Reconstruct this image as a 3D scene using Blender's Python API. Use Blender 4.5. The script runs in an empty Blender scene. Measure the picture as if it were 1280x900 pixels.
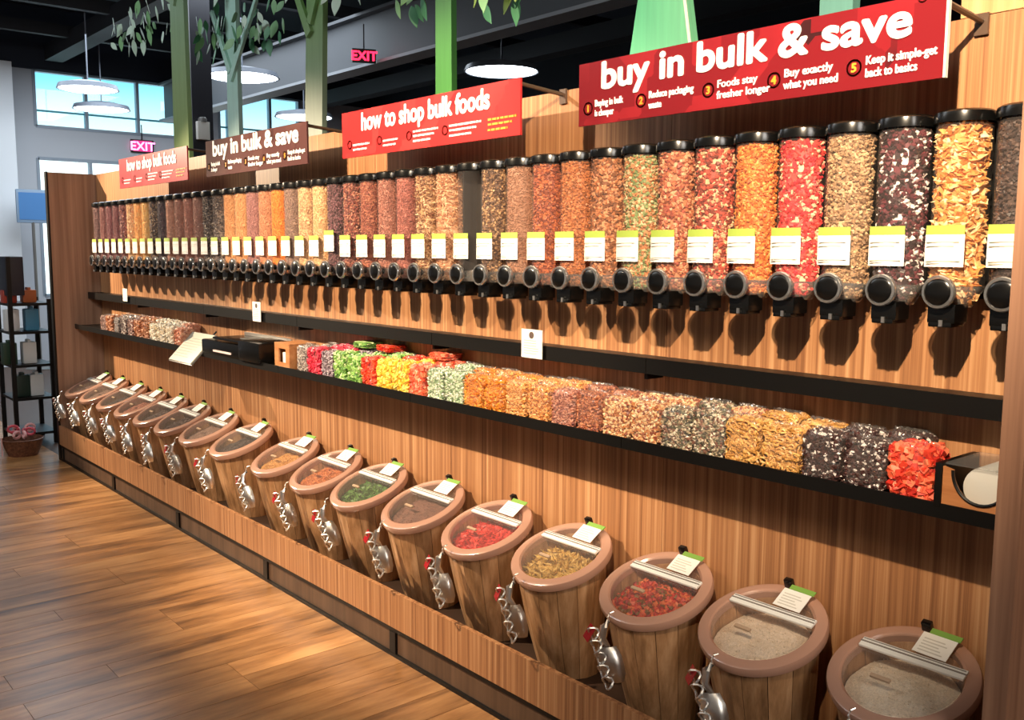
import bpy, bmesh, math, random
from mathutils import Vector, Matrix, noise
random.seed(7)
R = math.radians
scn = bpy.context.scene
COL = scn.collection

# ------------------------------------------------------------------ camera, world, light, exposure
cd = bpy.data.cameras.new('camera')
cam = bpy.data.objects.new('camera', cd)
COL.objects.link(cam)
FPX = 1184.4
cd.sensor_fit = 'HORIZONTAL'
cd.sensor_width = 36.0
cd.lens = 36.0 * FPX / 1280.0
cd.shift_x = (640 - 640.63) / 1280.0
cd.shift_y = (453.53 - 450) / 1280.0
cd.clip_start = 0.05
yaw, tilt, roll = R(40.485), R(6.787), R(0.299)
fh = Vector((-math.cos(yaw), math.sin(yaw), 0))
rt = Vector((math.sin(yaw), math.cos(yaw), 0))
fwd = fh * math.cos(tilt) + Vector((0, 0, -math.sin(tilt)))
upv = rt.cross(fwd)
rt2 = rt * math.cos(roll) + upv * math.sin(roll)
up2 = upv * math.cos(roll) - rt * math.sin(roll)
m3 = Matrix((rt2, up2, -fwd)).transposed()
cam.matrix_world = Matrix.Translation((0, -2.2488, 1.55)) @ m3.to_4x4()
scn.camera = cam

world = bpy.data.worlds.new('daylight')
scn.world = world
world.use_nodes = True
_n, _l = world.node_tree.nodes, world.node_tree.links
_tc = _n.new('ShaderNodeTexCoord'); _sp = _n.new('ShaderNodeSeparateXYZ'); _rp = _n.new('ShaderNodeValToRGB')
_l.new(_tc.outputs['Generated'], _sp.inputs[0]); _l.new(_sp.outputs['Z'], _rp.inputs[0])
_rp.color_ramp.elements[0].position = 0.112; _rp.color_ramp.elements[0].color = (0.95, 1.0, 1.0, 1)
_rp.color_ramp.elements[1].position = 0.155; _rp.color_ramp.elements[1].color = (0.30, 0.72, 0.95, 1)
_l.new(_rp.outputs[0], _n['Background'].inputs[0])
_n['Background'].inputs[1].default_value = 2.0
scn.view_settings.view_transform = 'Standard'
scn.view_settings.look = 'None'
scn.view_settings.gamma = 1
scn.view_settings.exposure = 0.0


def spot(name, loc, aim, power, size, blend, col=(1.0, 0.79, 0.55), rad=0.025):
    l = bpy.data.lights.new(name, 'SPOT')
    l.energy = power; l.spot_size = R(size); l.spot_blend = blend
    l.color = col; l.shadow_soft_size = rad
    o = bpy.data.objects.new(name, l); COL.objects.link(o)
    o.location = loc
    o.rotation_euler = (Vector(aim) - Vector(loc)).to_track_quat('-Z', 'Y').to_euler()
    return o


# the aisle's track spots (they hang above and left of the frame), then unseen area fills for the store's soft general light
spot('track_spot', (-0.30, -2.15, 2.92), (-1.40, 0, 2.02), 800, 62, 0.85)
spot('track_spot', (-3.50, -2.15, 2.92), (-3.50, 0, 1.35), 640, 68, 0.45)
spot('track_spot', (-8.50, -2.15, 2.92), (-5.9, 0, 1.12), 1150, 48, 0.5)


def area(name, loc, sx, sy, power, col):
    l = bpy.data.lights.new(name, 'AREA'); l.shape = 'RECTANGLE'
    l.size = sx; l.size_y = sy; l.energy = power; l.color = col
    o = bpy.data.objects.new(name, l); COL.objects.link(o); o.location = loc
    return o


area('aisle_light', (-4.5, -3.6, 3.9), 9.0, 1.6, 66, (1.0, 0.92, 0.82))
_f = area('front_fill_light', (-6.5, -3.2, 4.3), 3.0, 1.0, 70, (0.86, 0.95, 1.0))  # added fill that lifts the tree leaves, no fixture stands there
_f.rotation_euler = (R(80), 0, 0)
_g = area('end_fill_light', (2.8, -2.6, 3.3), 1.6, 1.2, 110, (1.0, 0.93, 0.85))  # added side fill for the left end panel and the dispensers
_g.rotation_euler = (Vector((-7.3, -0.6, 0.9)) - Vector((2.8, -2.6, 3.3))).to_track_quat('-Z', 'Y').to_euler()
area('store_light', (-10.5, 2.0, 3.9), 4.0, 4.0, 240, (0.8, 0.9, 1.0))

# ------------------------------------------------------------------ helpers


def srgb(h):
    h = h.lstrip('#')
    c = [int(h[i:i + 2], 16) / 255 for i in (0, 2, 4)]
    return tuple(x / 12.92 if x < 0.04045 else ((x + 0.055) / 1.055) ** 2.4 for x in c) + (1,)


MATS = {}


def mat(name, color=(0.5, 0.5, 0.5, 1), rough=0.5, metal=0.0, spec=0.5, emit=None, es=0, coat=0, sss=0):
    if name in MATS:
        return MATS[name]
    m = bpy.data.materials.new(name); m.use_nodes = True
    b = m.node_tree.nodes['Principled BSDF']
    if isinstance(color, str):
        color = srgb(color)
    b.inputs['Base Color'].default_value = color
    b.inputs['Roughness'].default_value = rough
    b.inputs['Metallic'].default_value = metal
    b.inputs['Specular IOR Level'].default_value = spec
    b.inputs['Coat Weight'].default_value = coat
    if emit:
        b.inputs['Emission Color'].default_value = emit
        b.inputs['Emission Strength'].default_value = es
    MATS[name] = m
    return m


def nodes(m):
    return m.node_tree.nodes, m.node_tree.links, m.node_tree.nodes['Principled BSDF']


def wood(name, dark, mid, light, scale=(38, 38, 0.9), rough=0.45, randomize=0.0, bump=0.02, space='Object', lo=0.30, hi=0.70):
    m = mat(name, mid, rough)
    N, L, B = nodes(m)
    tc = N.new('ShaderNodeTexCoord'); mp = N.new('ShaderNodeMapping')
    mp.inputs['Scale'].default_value = scale
    L.new(tc.outputs[space], mp.inputs[0])
    n1 = N.new('ShaderNodeTexNoise'); n1.inputs['Scale'].default_value = 1.0
    n1.inputs['Detail'].default_value = 5; n1.inputs['Roughness'].default_value = 0.65
    L.new(mp.outputs[0], n1.inputs['Vector'])
    rp = N.new('ShaderNodeValToRGB')
    e = rp.color_ramp.elements
    e[0].position = lo; e[0].color = srgb(dark)
    e[1].position = hi; e[1].color = srgb(light)
    k = e.new((lo + hi) / 2); k.color = srgb(mid)
    L.new(n1.outputs['Fac'], rp.inputs[0])
    out = rp.outputs[0]
    if randomize:
        oi = N.new('ShaderNodeObjectInfo')
        ad = N.new('ShaderNodeVectorMath'); ad.operation = 'MULTIPLY_ADD'
        mul = N.new('ShaderNodeCombineXYZ')
        for i in range(3):
            L.new(oi.outputs['Random'], mul.inputs[i])
        ad.inputs[1].default_value = (57, 31, 17)
        L.new(mul.outputs[0], ad.inputs[0]); L.new(mp.outputs[0], ad.inputs[2])
        L.new(ad.outputs[0], n1.inputs['Vector'])
        hs = N.new('ShaderNodeHueSaturation')
        mr = N.new('ShaderNodeMapRange')
        mr.inputs['To Min'].default_value = 1 - randomize; mr.inputs['To Max'].default_value = 1 + randomize
        L.new(oi.outputs['Random'], mr.inputs['Value'])
        L.new(mr.outputs[0], hs.inputs['Value']); L.new(out, hs.inputs['Color'])
        out = hs.outputs[0]
    L.new(out, B.inputs['Base Color'])
    bp = N.new('ShaderNodeBump'); bp.inputs['Strength'].default_value = bump * 5; bp.inputs['Distance'].default_value = 0.002
    L.new(n1.outputs['Fac'], bp.inputs['Height']); L.new(bp.outputs[0], B.inputs['Normal'])
    return m


def film(name, tint=(1, 1, 1, 1), gloss=0.06, rough=0.08, haze=0.0, hazecol=(0.9, 0.9, 0.9, 1), bump=0):
    """clear plastic: mostly see-through, a share of mirror that grows at grazing angles, some haze"""
    m = bpy.data.materials.new(name); m.use_nodes = True
    N, L = m.node_tree.nodes, m.node_tree.links
    N.clear()
    out = N.new('ShaderNodeOutputMaterial')
    tr = N.new('ShaderNodeBsdfTransparent'); tr.inputs[0].default_value = tint
    gl = N.new('ShaderNodeBsdfGlossy'); gl.inputs['Roughness'].default_value = rough
    df = N.new('ShaderNodeBsdfDiffuse'); df.inputs[0].default_value = hazecol
    lw = N.new('ShaderNodeLayerWeight'); lw.inputs[0].default_value = 0.25
    ma = N.new('ShaderNodeMath'); ma.operation = 'MULTIPLY_ADD'
    ma.inputs[1].default_value = 0.5; ma.inputs[2].default_value = gloss
    L.new(lw.outputs['Facing'], ma.inputs[0])
    pw = N.new('ShaderNodeMath'); pw.operation = 'POWER'; pw.inputs[1].default_value = 2.0
    L.new(ma.outputs[0], pw.inputs[0])
    mn = N.new('ShaderNodeMath'); mn.operation = 'ADD'; mn.inputs[1].default_value = gloss; mn.use_clamp = True
    L.new(pw.outputs[0], mn.inputs[0])
    m1 = N.new('ShaderNodeMixShader'); L.new(mn.outputs[0], m1.inputs[0])
    L.new(tr.outputs[0], m1.inputs[1]); L.new(gl.outputs[0], m1.inputs[2])
    last = m1
    if haze:
        m2 = N.new('ShaderNodeMixShader'); m2.inputs[0].default_value = haze
        L.new(m1.outputs[0], m2.inputs[1]); L.new(df.outputs[0], m2.inputs[2]); last = m2
    if bump:
        nz = N.new('ShaderNodeTexNoise'); nz.inputs['Scale'].default_value = 45; nz.inputs['Detail'].default_value = 3
        tc = N.new('ShaderNodeTexCoord'); L.new(tc.outputs['Object'], nz.inputs['Vector'])
        bp = N.new('ShaderNodeBump'); bp.inputs['Strength'].default_value = bump; bp.inputs['Distance'].default_value = 0.01
        L.new(nz.outputs['Fac'], bp.inputs['Height']); L.new(bp.outputs[0], gl.inputs['Normal'])
    L.new(last.outputs[0], out.inputs[0])
    MATS[name] = m
    return m


def palette_mat(name, cols, rough=0.55):
    """food: every piece takes one colour of the palette from its own random value"""
    m = mat(name, cols[0], rough)
    N, L, B = nodes(m)
    at = N.new('ShaderNodeAttribute'); at.attribute_name = 'piece'
    oi = N.new('ShaderNodeObjectInfo')
    ad = N.new('ShaderNodeMath'); ad.operation = 'ADD'
    fr = N.new('ShaderNodeMath'); fr.operation = 'FRACT'
    L.new(at.outputs['Fac'], ad.inputs[0]); L.new(oi.outputs['Random'], ad.inputs[1]); L.new(ad.outputs[0], fr.inputs[0])
    rp = N.new('ShaderNodeValToRGB'); rp.color_ramp.interpolation = 'CONSTANT'
    e = rp.color_ramp.elements
    n = len(cols)
    e[0].position = 0; e[0].color = srgb(cols[0])
    e[1].position = 1.0 / n if n > 1 else 1; e[1].color = srgb(cols[1 % n])
    for i in range(2, n):
        k = e.new(i / n); k.color = srgb(cols[i])
    L.new(fr.outputs[0], rp.inputs[0])
    nz = N.new('ShaderNodeTexNoise'); nz.inputs['Scale'].default_value = 220
    tc = N.new('ShaderNodeTexCoord'); L.new(tc.outputs['Object'], nz.inputs['Vector'])
    hs = N.new('ShaderNodeHueSaturation'); mr = N.new('ShaderNodeMapRange')
    mr.inputs['To Min'].default_value = 0.65; mr.inputs['To Max'].default_value = 1.35
    L.new(nz.outputs['Fac'], mr.inputs['Value']); L.new(mr.outputs[0], hs.inputs['Value'])
    L.new(rp.outputs[0], hs.inputs['Color']); L.new(hs.outputs[0], B.inputs['Base Color'])
    return m


def link(name, me, parent=None, loc=None, m=None):
    o = bpy.data.objects.new(name, me); COL.objects.link(o)
    if parent is not None:
        o.parent = parent
    if loc is not None:
        o.location = loc
    if m is not None:
        setm(o, m)
    return o


def setm(o, m):
    if len(o.data.materials) == 0:
        o.data.materials.append(m)
    else:
        s = o.material_slots[0]; s.link = 'OBJECT'; s.material = m


def tag(o, label, cat, group=None, kind=None):
    o['label'] = label; o['category'] = cat
    if group: o['group'] = group
    if kind: o['kind'] = kind
    return o


def struct(o):
    o['kind'] = 'structure'
    return o


def empty(name, loc=(0, 0, 0), rz=0):
    o = bpy.data.objects.new(name, None); COL.objects.link(o)
    o.location = loc; o.rotation_euler = (0, 0, rz); o.empty_display_size = 0.1
    return o


def bm_box(bm, x0, x1, y0, y1, z0, z1, bev=0):
    r = bmesh.ops.create_cube(bm, size=1)
    vs = r['verts']
    for v in vs:
        v.co = Vector((x0 if v.co.x < 0 else x1, y0 if v.co.y < 0 else y1, z0 if v.co.z < 0 else z1))
    if bev:
        es = list({e for v in vs for e in v.link_edges})
        bmesh.ops.bevel(bm, geom=es, offset=bev, segments=2, affect='EDGES', profile=0.7)


def fin(bm, name, smooth=False):
    me = bpy.data.meshes.new(name)
    bmesh.ops.recalc_face_normals(bm, faces=bm.faces)
    bm.to_mesh(me); bm.free()
    if smooth:
        for p in me.polygons: p.use_smooth = True
        try:
            me.set_sharp_from_angle(angle=R(40))
        except Exception:
            pass
    return me


def boxmesh(name, *b, bev=0):
    bm = bmesh.new(); bm_box(bm, *b, bev=bev); return fin(bm, name, bev > 0)


def box(name, b, m, parent=None, bev=0, loc=None):
    o = link(name, boxmesh(name, *b, bev=bev), parent, loc)
    o.data.materials.append(m)
    return o


def bm_lathe(bm, prof, seg=32, cx=0, cy=0, a0=0, a1=2 * math.pi, closed=True, sx=1, sy=1):
    """prof: list of (r, z)"""
    rings = []
    n = seg if closed else seg + 1
    for r, z in prof:
        ring = []
        if r <= 1e-6:
            v = bm.verts.new((cx, cy, z)); ring = [v] * n
        else:
            for i in range(n):
                a = a0 + (a1 - a0) * i / seg
                ring.append(bm.verts.new((cx + r * math.cos(a) * sx, cy + r * math.sin(a) * sy, z)))
        rings.append(ring)
    for A, Bq in zip(rings, rings[1:]):
        for i in range(seg):
            j = (i + 1) % n
            vs = []
            for v in (A[i], A[j], Bq[j], Bq[i]):
                if v not in vs: vs.append(v)
            if len(vs) >= 3:
                try: bm.faces.new(vs)
                except ValueError: pass


def lathe(name, prof, m, parent=None, seg=32, loc=None, rot=None, sx=1, sy=1):
    bm = bmesh.new(); bm_lathe(bm, prof, seg, sx=sx, sy=sy)
    o = link(name, fin(bm, name, True), parent, loc)
    if rot: o.rotation_euler = rot
    o.data.materials.append(m)
    return o


def tube_bm(bm, pts, r, seg=8, cap=True):
    pts = [Vector(p) for p in pts]
    rings = []
    for i, p in enumerate(pts):
        rr = r[i] if isinstance(r, (list, tuple)) else r
        d = (pts[min(i + 1, len(pts) - 1)] - pts[max(i - 1, 0)]).normalized()
        a = Vector((0, 0, 1)) if abs(d.z) < 0.9 else Vector((1, 0, 0))
        u = d.cross(a).normalized(); w = d.cross(u)
        rings.append([bm.verts.new(p + (u * math.cos(t) + w * math.sin(t)) * rr) for t in [2 * math.pi * k / seg for k in range(seg)]])
    for A, B in zip(rings, rings[1:]):
        for k in range(seg):
            bm.faces.new((A[k], A[(k + 1) % seg], B[(k + 1) % seg], B[k]))
    if cap:
        bm.faces.new(rings[0]); bm.faces.new(rings[-1])


def tube(name, pts, r, m, parent=None, seg=8, loc=None):
    bm = bmesh.new(); tube_bm(bm, pts, r, seg)
    o = link(name, fin(bm, name, True), parent, loc)
    o.data.materials.append(m)
    return o


def pieces_mesh(name, placer, n, kind, size, core=None):
    """one mesh of n food pieces; placer(i) -> (position, normal). Corner attribute 'piece' holds a random value each"""
    verts, faces, val = [], [], []
    octa = [(1, 0, 0), (-1, 0, 0), (0, 1, 0), (0, -1, 0), (0, 0, 1), (0, 0, -1)]
    octf = [(0, 2, 4), (2, 1, 4), (1, 3, 4), (3, 0, 4), (2, 0, 5), (1, 2, 5), (3, 1, 5), (0, 3, 5)]
    cube = [(-1, -1, -1), (1, -1, -1), (1, 1, -1), (-1, 1, -1), (-1, -1, 1), (1, -1, 1), (1, 1, 1), (-1, 1, 1)]
    cubf = [(0, 3, 2, 1), (4, 5, 6, 7), (0, 1, 5, 4), (1, 2, 6, 5), (2, 3, 7, 6), (3, 0, 4, 7)]
    ring = []; ringf = []
    for i in range(8):
        a = i * math.pi / 4
        for (dr, dz) in ((0.34, 0), (0, 0.34), (-0.34, 0), (0, -0.34)):
            ring.append(((1 + dr) * math.cos(a), (1 + dr) * math.sin(a), dz))
    for i in range(8):
        for k in range(4):
            ringf.append((i * 4 + k, ((i + 1) % 8) * 4 + k, ((i + 1) % 8) * 4 + (k + 1) % 4, i * 4 + (k + 1) % 4))
    for i in range(n):
        p, nn = placer(i)
        s = size * random.uniform(0.7, 1.3)
        if kind == 'flake': V, F, sc = octa, octf, (s, s * 0.75, s * 0.28)
        elif kind == 'stick': V, F, sc = octa, octf, (s * 1.5, s * 0.35, s * 0.35)
        elif kind == 'cube': V, F, sc = cube, cubf, (s * 0.62, s * 0.55, s * 0.5)
        elif kind == 'ring': V, F, sc = ring, ringf, (s * 0.8, s * 0.6, s * 0.7)
        else: V, F, sc = octa, octf, (s, s * 0.85, s * 0.8)
        rot = Matrix.Rotation(random.uniform(0, 6.28), 3, Vector((random.gauss(0, 1), random.gauss(0, 1), random.gauss(0, 1))).normalized())
        if kind == 'ring':
            q = Vector(nn).to_track_quat('Z', 'Y').to_matrix()
            rot = q @ Matrix.Rotation(random.uniform(-0.7, 0.7), 3, 'X') @ Matrix.Rotation(random.uniform(0, 6), 3, 'Z')
        b = len(verts)
        for v in V:
            verts.append(Vector(p) + rot @ Vector((v[0] * sc[0], v[1] * sc[1], v[2] * sc[2])))
        for f in F:
            faces.append(tuple(b + k for k in f))
        r = random.random(); val += [r] * len(F)
    if core:
        cv, cf = core
        b = len(verts); verts += cv
        for f in cf:
            faces.append(tuple(b + k for k in f)); val.append(random.random())
    me = bpy.data.meshes.new(name)
    me.from_pydata([tuple(v) for v in verts], [], faces)
    at = me.attributes.new('piece', 'FLOAT', 'FACE')
    at.data.foreach_set('value', val)
    me.update()
    return me


# ------------------------------------------------------------------ materials
M_WALL = wood('wood_laminate', '#835638', '#ad7950', '#cc9c70', (62, 62, 0.5), 0.45, lo=0.34, hi=0.68)
M_WALL2 = wood('wood_laminate_end', '#7c5742', '#946c54', '#a87e62', (30, 30, 0.7), 0.45)
M_PALE = wood('wood_laminate_pale', '#c08a58', '#d6a270', '#e2b184', (26, 26, 0.6), 0.45)
M_FLOOR = wood('floor_planks', '#5c3e26', '#a47448', '#cc9864', (9, 1.3, 9), 0.28, randomize=0.20, bump=0.01, lo=0.30, hi=0.64)
M_FLOORB = mat('floor_joint', '#4a2f1c', 0.5)
M_BLACK = mat('black_metal', '#0c0b0a', 0.45, spec=0.3)
M_BLACKP = mat('black_plastic', '#0c0c0c', 0.22)
M_KICK = wood('kick_board', '#4a3628', '#5c4534', '#6b5240', (20, 20, 1), 0.5)
M_GREY = mat('grey_plastic', '#6d6a66', 0.35)
M_WHITE = mat('white_plastic', '#f0ede6', 0.4)
M_CARD = mat('card_white', '#f4efe6', 0.6)
M_LIME = mat('card_lime', '#a9c052', 0.6)
M_INK = mat('ink', '#3a3632', 0.7)
M_STEEL = mat('steel', '#f0ece6', 0.34, 1.0)
M_RIM = mat('rim_plastic', '#b88d78', 0.22, coat=0.4)
M_RED = mat('red_tag', '#b01c28', 0.35)
M_STAVE = wood('barrel_stave', '#7e5a3a', '#ae825a', '#cca27a', (26, 26, 2.2), 0.4, randomize=0.22)
M_BASEB = mat('bin_base', '#3a281c', 0.6)
F_TUBE = film('clear_tube', (0.97, 0.96, 0.95, 1), 0.035, 0.05, 0.04, (0.7, 0.62, 0.58, 1))
F_HOP = film('clear_hopper', (0.95, 0.95, 0.95, 1), 0.14, 0.10, 0.14, (0.85, 0.82, 0.78, 1), bump=0.4)
F_LID = film('clear_lid', (0.96, 0.95, 0.94, 1), 0.03, 0.06, 0.04, (0.75, 0.66, 0.60, 1))
F_BAG = film('bag_film', (1, 1, 1, 1), 0.05, 0.16, 0.03, (0.95, 0.93, 0.9, 1), bump=0.9)
F_KNOB = film('knob_clear', (0.85, 0.85, 0.85, 1), 0.38, 0.12, 0.12, (0.6, 0.6, 0.6, 1))
F_BOX = film('acrylic', (0.93, 0.93, 0.93, 1), 0.05, 0.05, 0.05)

# ------------------------------------------------------------------ the setting
XL, XR = -7.344, -0.766
FY = -0.34          # front of plinth and end panels
TOP = 2.082
SEAM = [-0.766, -1.904, -3.014, -4.12, -5.23, -6.34, XL]

floor = struct(box('floor', (-14.2, 4, -7, 6.6, -0.08, -0.004), M_FLOORB))
pm = [boxmesh('plank', 0, 0.137, -ln, 0, -0.02, 0, bev=0) for ln in (0.55, 0.9, 1.217)]
for me in pm: me.materials.append(M_FLOOR)
ci = 0
x = -9.4
while x < -1.5:
    seq = [(0, 2, 1), (2, 0, 2), (1, 2, 0), (2, 1, 2), (0, 1, 2)][ci % 5]
    y = -0.30 + 0
    for s in seq:
        ln = (0.55, 0.9, 1.217)[s]
        o = link('plank', pm[s], floor, (x, y, 0)); y -= ln + 0.002
        if y < -3.3: break
    x += 0.139; ci += 1

wallb = struct(box('wall_back', (XL - 0.02, XR + 0.7, 0.03, 0.07, 0, TOP), M_WALL2))
for a, b in zip(SEAM, SEAM[1:]):
    for z0, z1 in ((0.10, 1.205), (1.208, TOP)):
        p = box('panel', (b + 0.001, a - 0.001, 0.0, 0.03, z0, z1), M_WALL, wallb)
box('panel', (XR + 0.002, XR + 0.7, 0.0, 0.03, 0.10, TOP), M_WALL, wallb)
tall = struct(box('trim_1', (-1.052, 0.4, 0.0, 0.06, TOP + 0.002, 2.75), M_PALE))

lp = struct(box('wall_left', (XL - 0.035, XL, FY + 0.012, 0.03, 0, TOP), wood('wood_laminate_left', '#8a6852', '#a47e66', '#ba947a', (30, 30, 0.7), 0.45)))
box('edge_strip', (XL - 0.042, XL + 0.004, FY, FY + 0.012, 0, TOP + 0.004), M_BLACK, lp)
rp_ = struct(box('wall_right', (XR, XR + 0.045, FY, 0.03, 0, 2.9), M_WALL2))

# plinth: base deck, fascia, black rails, kick boards between black posts
deck = struct(box('trim_2', (XL, XR, -0.325, 0.0, 0.13, 0.165), M_BASEB))
for a, b in zip(SEAM, SEAM[1:]):
    box('fascia_panel', (b + 0.001, a - 0.001, FY, FY + 0.018, 0.118, 0.258), M_WALL, deck)
base = struct(box('baseboard_back', (XL, XR, -0.30, -0.285, 0.0, 0.13), M_BLACK))
box('rail', (XL, XR, FY + 0.006, FY + 0.03, 0.098, 0.116), M_BLACK, base)
box('rail', (XL, XR, FY + 0.002, FY + 0.03, 0.0, 0.014), M_BLACK, base)
posts = [-0.80, -1.86, -2.94, -4.02, -5.10, -6.18, -7.30]
for xx in posts:
    box('post', (xx - 0.02, xx + 0.02, FY + 0.003, FY + 0.03, 0.014, 0.098), M_BLACK, base)
for a, b in zip(posts, posts[1:]):
    box('kick_board', (b + 0.022, a - 0.022, FY + 0.012, FY + 0.03, 0.014, 0.096), M_KICK, base)

# store shell
M_FARW = mat('far_wall_paint', '#b9bcc2', 0.7)
M_DARK = mat('black_ceiling', '#161b27', 0.8)
M_DARKB = mat('dark_soffit', '#1c2433', 0.7)
M_BEAM = mat('grey_beam', '#4a4c50', 0.6)
CE = 4.7
W1, W2 = (1.30, 6.0, 3.165, 3.9), (1.30, 4.4, 1.9, 2.745)
M_MULL = mat('mullion', '#8f9aa6', 0.5)
fw_ = struct(empty('wall_far', (-14, 0, 0)))


def fbox(name, y0, y1, z0, z1, m, par, x0=-0.1, x1=0.0):
    return box(name, (x0, x1, y0, y1, z0, z1), m, par)


fbox('wall_section', -7, 1.30, 0, 3.9, M_FARW, fw_)
fbox('wall_section', 1.30, 6.6, 2.745, 3.165, M_FARW, fw_)
fbox('wall_section', 4.4, 6.6, 0, 2.745, M_FARW, fw_)
fbox('wall_section', 1.30, 4.4, 0, 0.9, M_FARW, fw_)
fbox('wall_section', 3.74, 3.86, 3.165, 3.9, M_FARW, fw_)
fbox('wall_section', 4.02, 4.16, 3.165, 3.9, M_FARW, fw_)
fbox('wall_section', 5.2, 6.6, 3.165, 3.9, M_FARW, fw_)
fbox('soffit', -7, 6.6, 3.9, CE, M_DARKB, fw_, -0.1, 0.06)
F_WIN = film('window_glass', (0.80, 0.97, 1.0, 1), 0.06, 0.03, 0.08, (0.5, 0.8, 0.9, 1))
F_WIN2 = film('window_glass_low', (0.95, 1.0, 1.0, 1), 0.05, 0.03)


def window(n, y0, y1, z0, z1, mull, glass):
    w = struct(empty('window_%d' % n, (-14, 0, 0)))
    box('pane', (-0.06, -0.052, y0, y1, z0, z1), glass, w)
    box('frame', (-0.09, 0.01, y0 - 0.02, y0 + 0.02, z0, z1), M_MULL, w)
    box('frame', (-0.09, 0.01, y1 - 0.02, y1 + 0.02, z0, z1), M_MULL, w)
    box('frame', (-0.09, 0.01, y0, y1, z0 - 0.02, z0 + 0.02), M_MULL, w)
    box('frame', (-0.09, 0.01, y0, y1, z1 - 0.02, z1 + 0.02), M_MULL, w)
    if glass is F_WIN:
        box('window_rail', (-0.045, -0.03, y0, y1, z0 + 0.20, z0 + 0.225), mat('rail_cyan', '#4fa8b8', 0.5), w)
    for yy in mull:
        box('mullion', (-0.08, 0.0, yy - 0.02, yy + 0.02, z0, z1), M_MULL, w)
    return w


window(1, 1.30, 3.74, 3.165, 3.9, (1.96, 2.66), F_WIN)
window(2, 1.30, 4.4, 0.9, 2.745, (1.98, 2.66, 3.4), F_WIN2)
window(3, 3.86, 4.02, 3.165, 3.9, (), F_WIN)
window(4, 4.16, 5.2, 3.165, 3.9, (4.7,), F_WIN)
struct(box('wall_store_side', (-14, 4, 6.5, 6.6, 0, CE), M_DARK))
struct(box('wall_store_front', (-14, 4, -7.1, -7, 0, CE), M_FARW))
struct(box('wall_store_near', (4, 4.1, -7, 6.6, 0, CE), M_FARW))
ceil = struct(box('ceiling', (-14.1, 4.1, -7.1, 6.6, CE, CE + 0.1), M_DARK))
# steel beam parallel to the display, joists and roof trusses above
beam = struct(empty('trim_3', (0, 0, 0)))
box('beam_web', (-13.9, 4, 3.0, 3.06, 3.38, 3.86), M_BEAM, beam)
box('beam_flange', (-13.9, 4, 2.92, 3.14, 3.355, 3.385), mat('beam_edge', '#8a8c90', 0.5), beam)
box('beam_flange', (-13.9, 4, 2.92, 3.14, 3.86, 3.89), M_BEAM, beam)
for k in range(9):
    xx = -12.8 + k * 1.55
    box('joist', (xx, xx + 0.09, -6.9, 6.5, 4.12, 4.26), mat('joist_grey', '#24262b', 0.7), ceil)
for k, (yy, zz) in enumerate([(4.2, 3.95), (5.2, 3.75), (1.4, 4.0)]):
    box('duct', (-13.8, 4, yy, yy + 0.22, zz, zz + 0.2), mat('joist_grey'), ceil)

# dark steel column with a small white unit
c = empty('steel_column', (-9.0, 1.475, 0))
tag(c, 'dark square steel column rising behind the display wall between the cutout trees', 'column')
box('shaft', (-0.1, 0.1, -0.1, 0.1, 0, CE), mat('column_dark', '#2b2a30', 0.5), c)
box('base_plate', (-0.15, 0.15, -0.15, 0.15, 0, 0.02), M_BLACK, c)
w = empty('wall_alarm', (-8.885, 1.46, 2.66))
tag(w, 'small white box unit fixed on the dark steel column', 'alarm')
box('housing', (-0.014, 0.04, -0.06, 0.06, -0.09, 0.08), M_WHITE, w, bev=0.01)
lathe('lens', [(0, 0.05), (0.03, 0.045), (0.04, 0.03), (0.04, 0.0), (0, 0)], M_GREY, w, 16, (0.012, 0, 0.075))

# ------------------------------------------------------------------ ceiling lamps
M_GLOW = mat('lamp_glow', (0.9, 0.96, 1, 1), 0.5, emit=(0.86, 0.94, 1.0, 1), es=11)
M_LAMPH = mat('lamp_housing', '#6f7580', 0.4)


def lamp(x, y, z, d, label):
    o = empty('pendant_lamp', (x, y, z))
    tag(o, label, 'lamp', 'round pendant lamps over the shop floor')
    r = d / 2
    lathe('housing', [(0, 0.09), (r * 0.5, 0.085), (r * 0.97, 0.05), (r * 1.03, 0.0), (r * 0.99, -0.002), (r * 0.97, 0.012), (0, 0.03)], M_LAMPH, o, 40)
    lathe('diffuser', [(0, -0.012), (r * 0.8, -0.008), (r * 0.96, 0.004), (r * 0.9, 0.012), (0, 0.014)], M_GLOW, o, 40)
    tube('stem', [(0, 0, 0.08), (0, 0, CE - z - 0.02)], 0.008, M_LAMPH, o)


lamp(-9.454, 2.142, 3.3, 0.73, 'bright round pendant lamp to the right of the dark steel column')
lamp(-7.424, 3.927, 3.3, 0.73, 'bright round pendant lamp above the how to shop bulk foods sign')
lamp(-11.723, 4.058, 3.3, 0.75, 'round pendant lamp low behind the third thin tree trunk')
lamp(-11.322, 1.179, 3.3, 0.63, 'upper round lamp in front of the blue clerestory window')
lamp(-12.817, 1.786, 3.3, 0.67, 'lower round lamp in front of the blue clerestory window')


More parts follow.
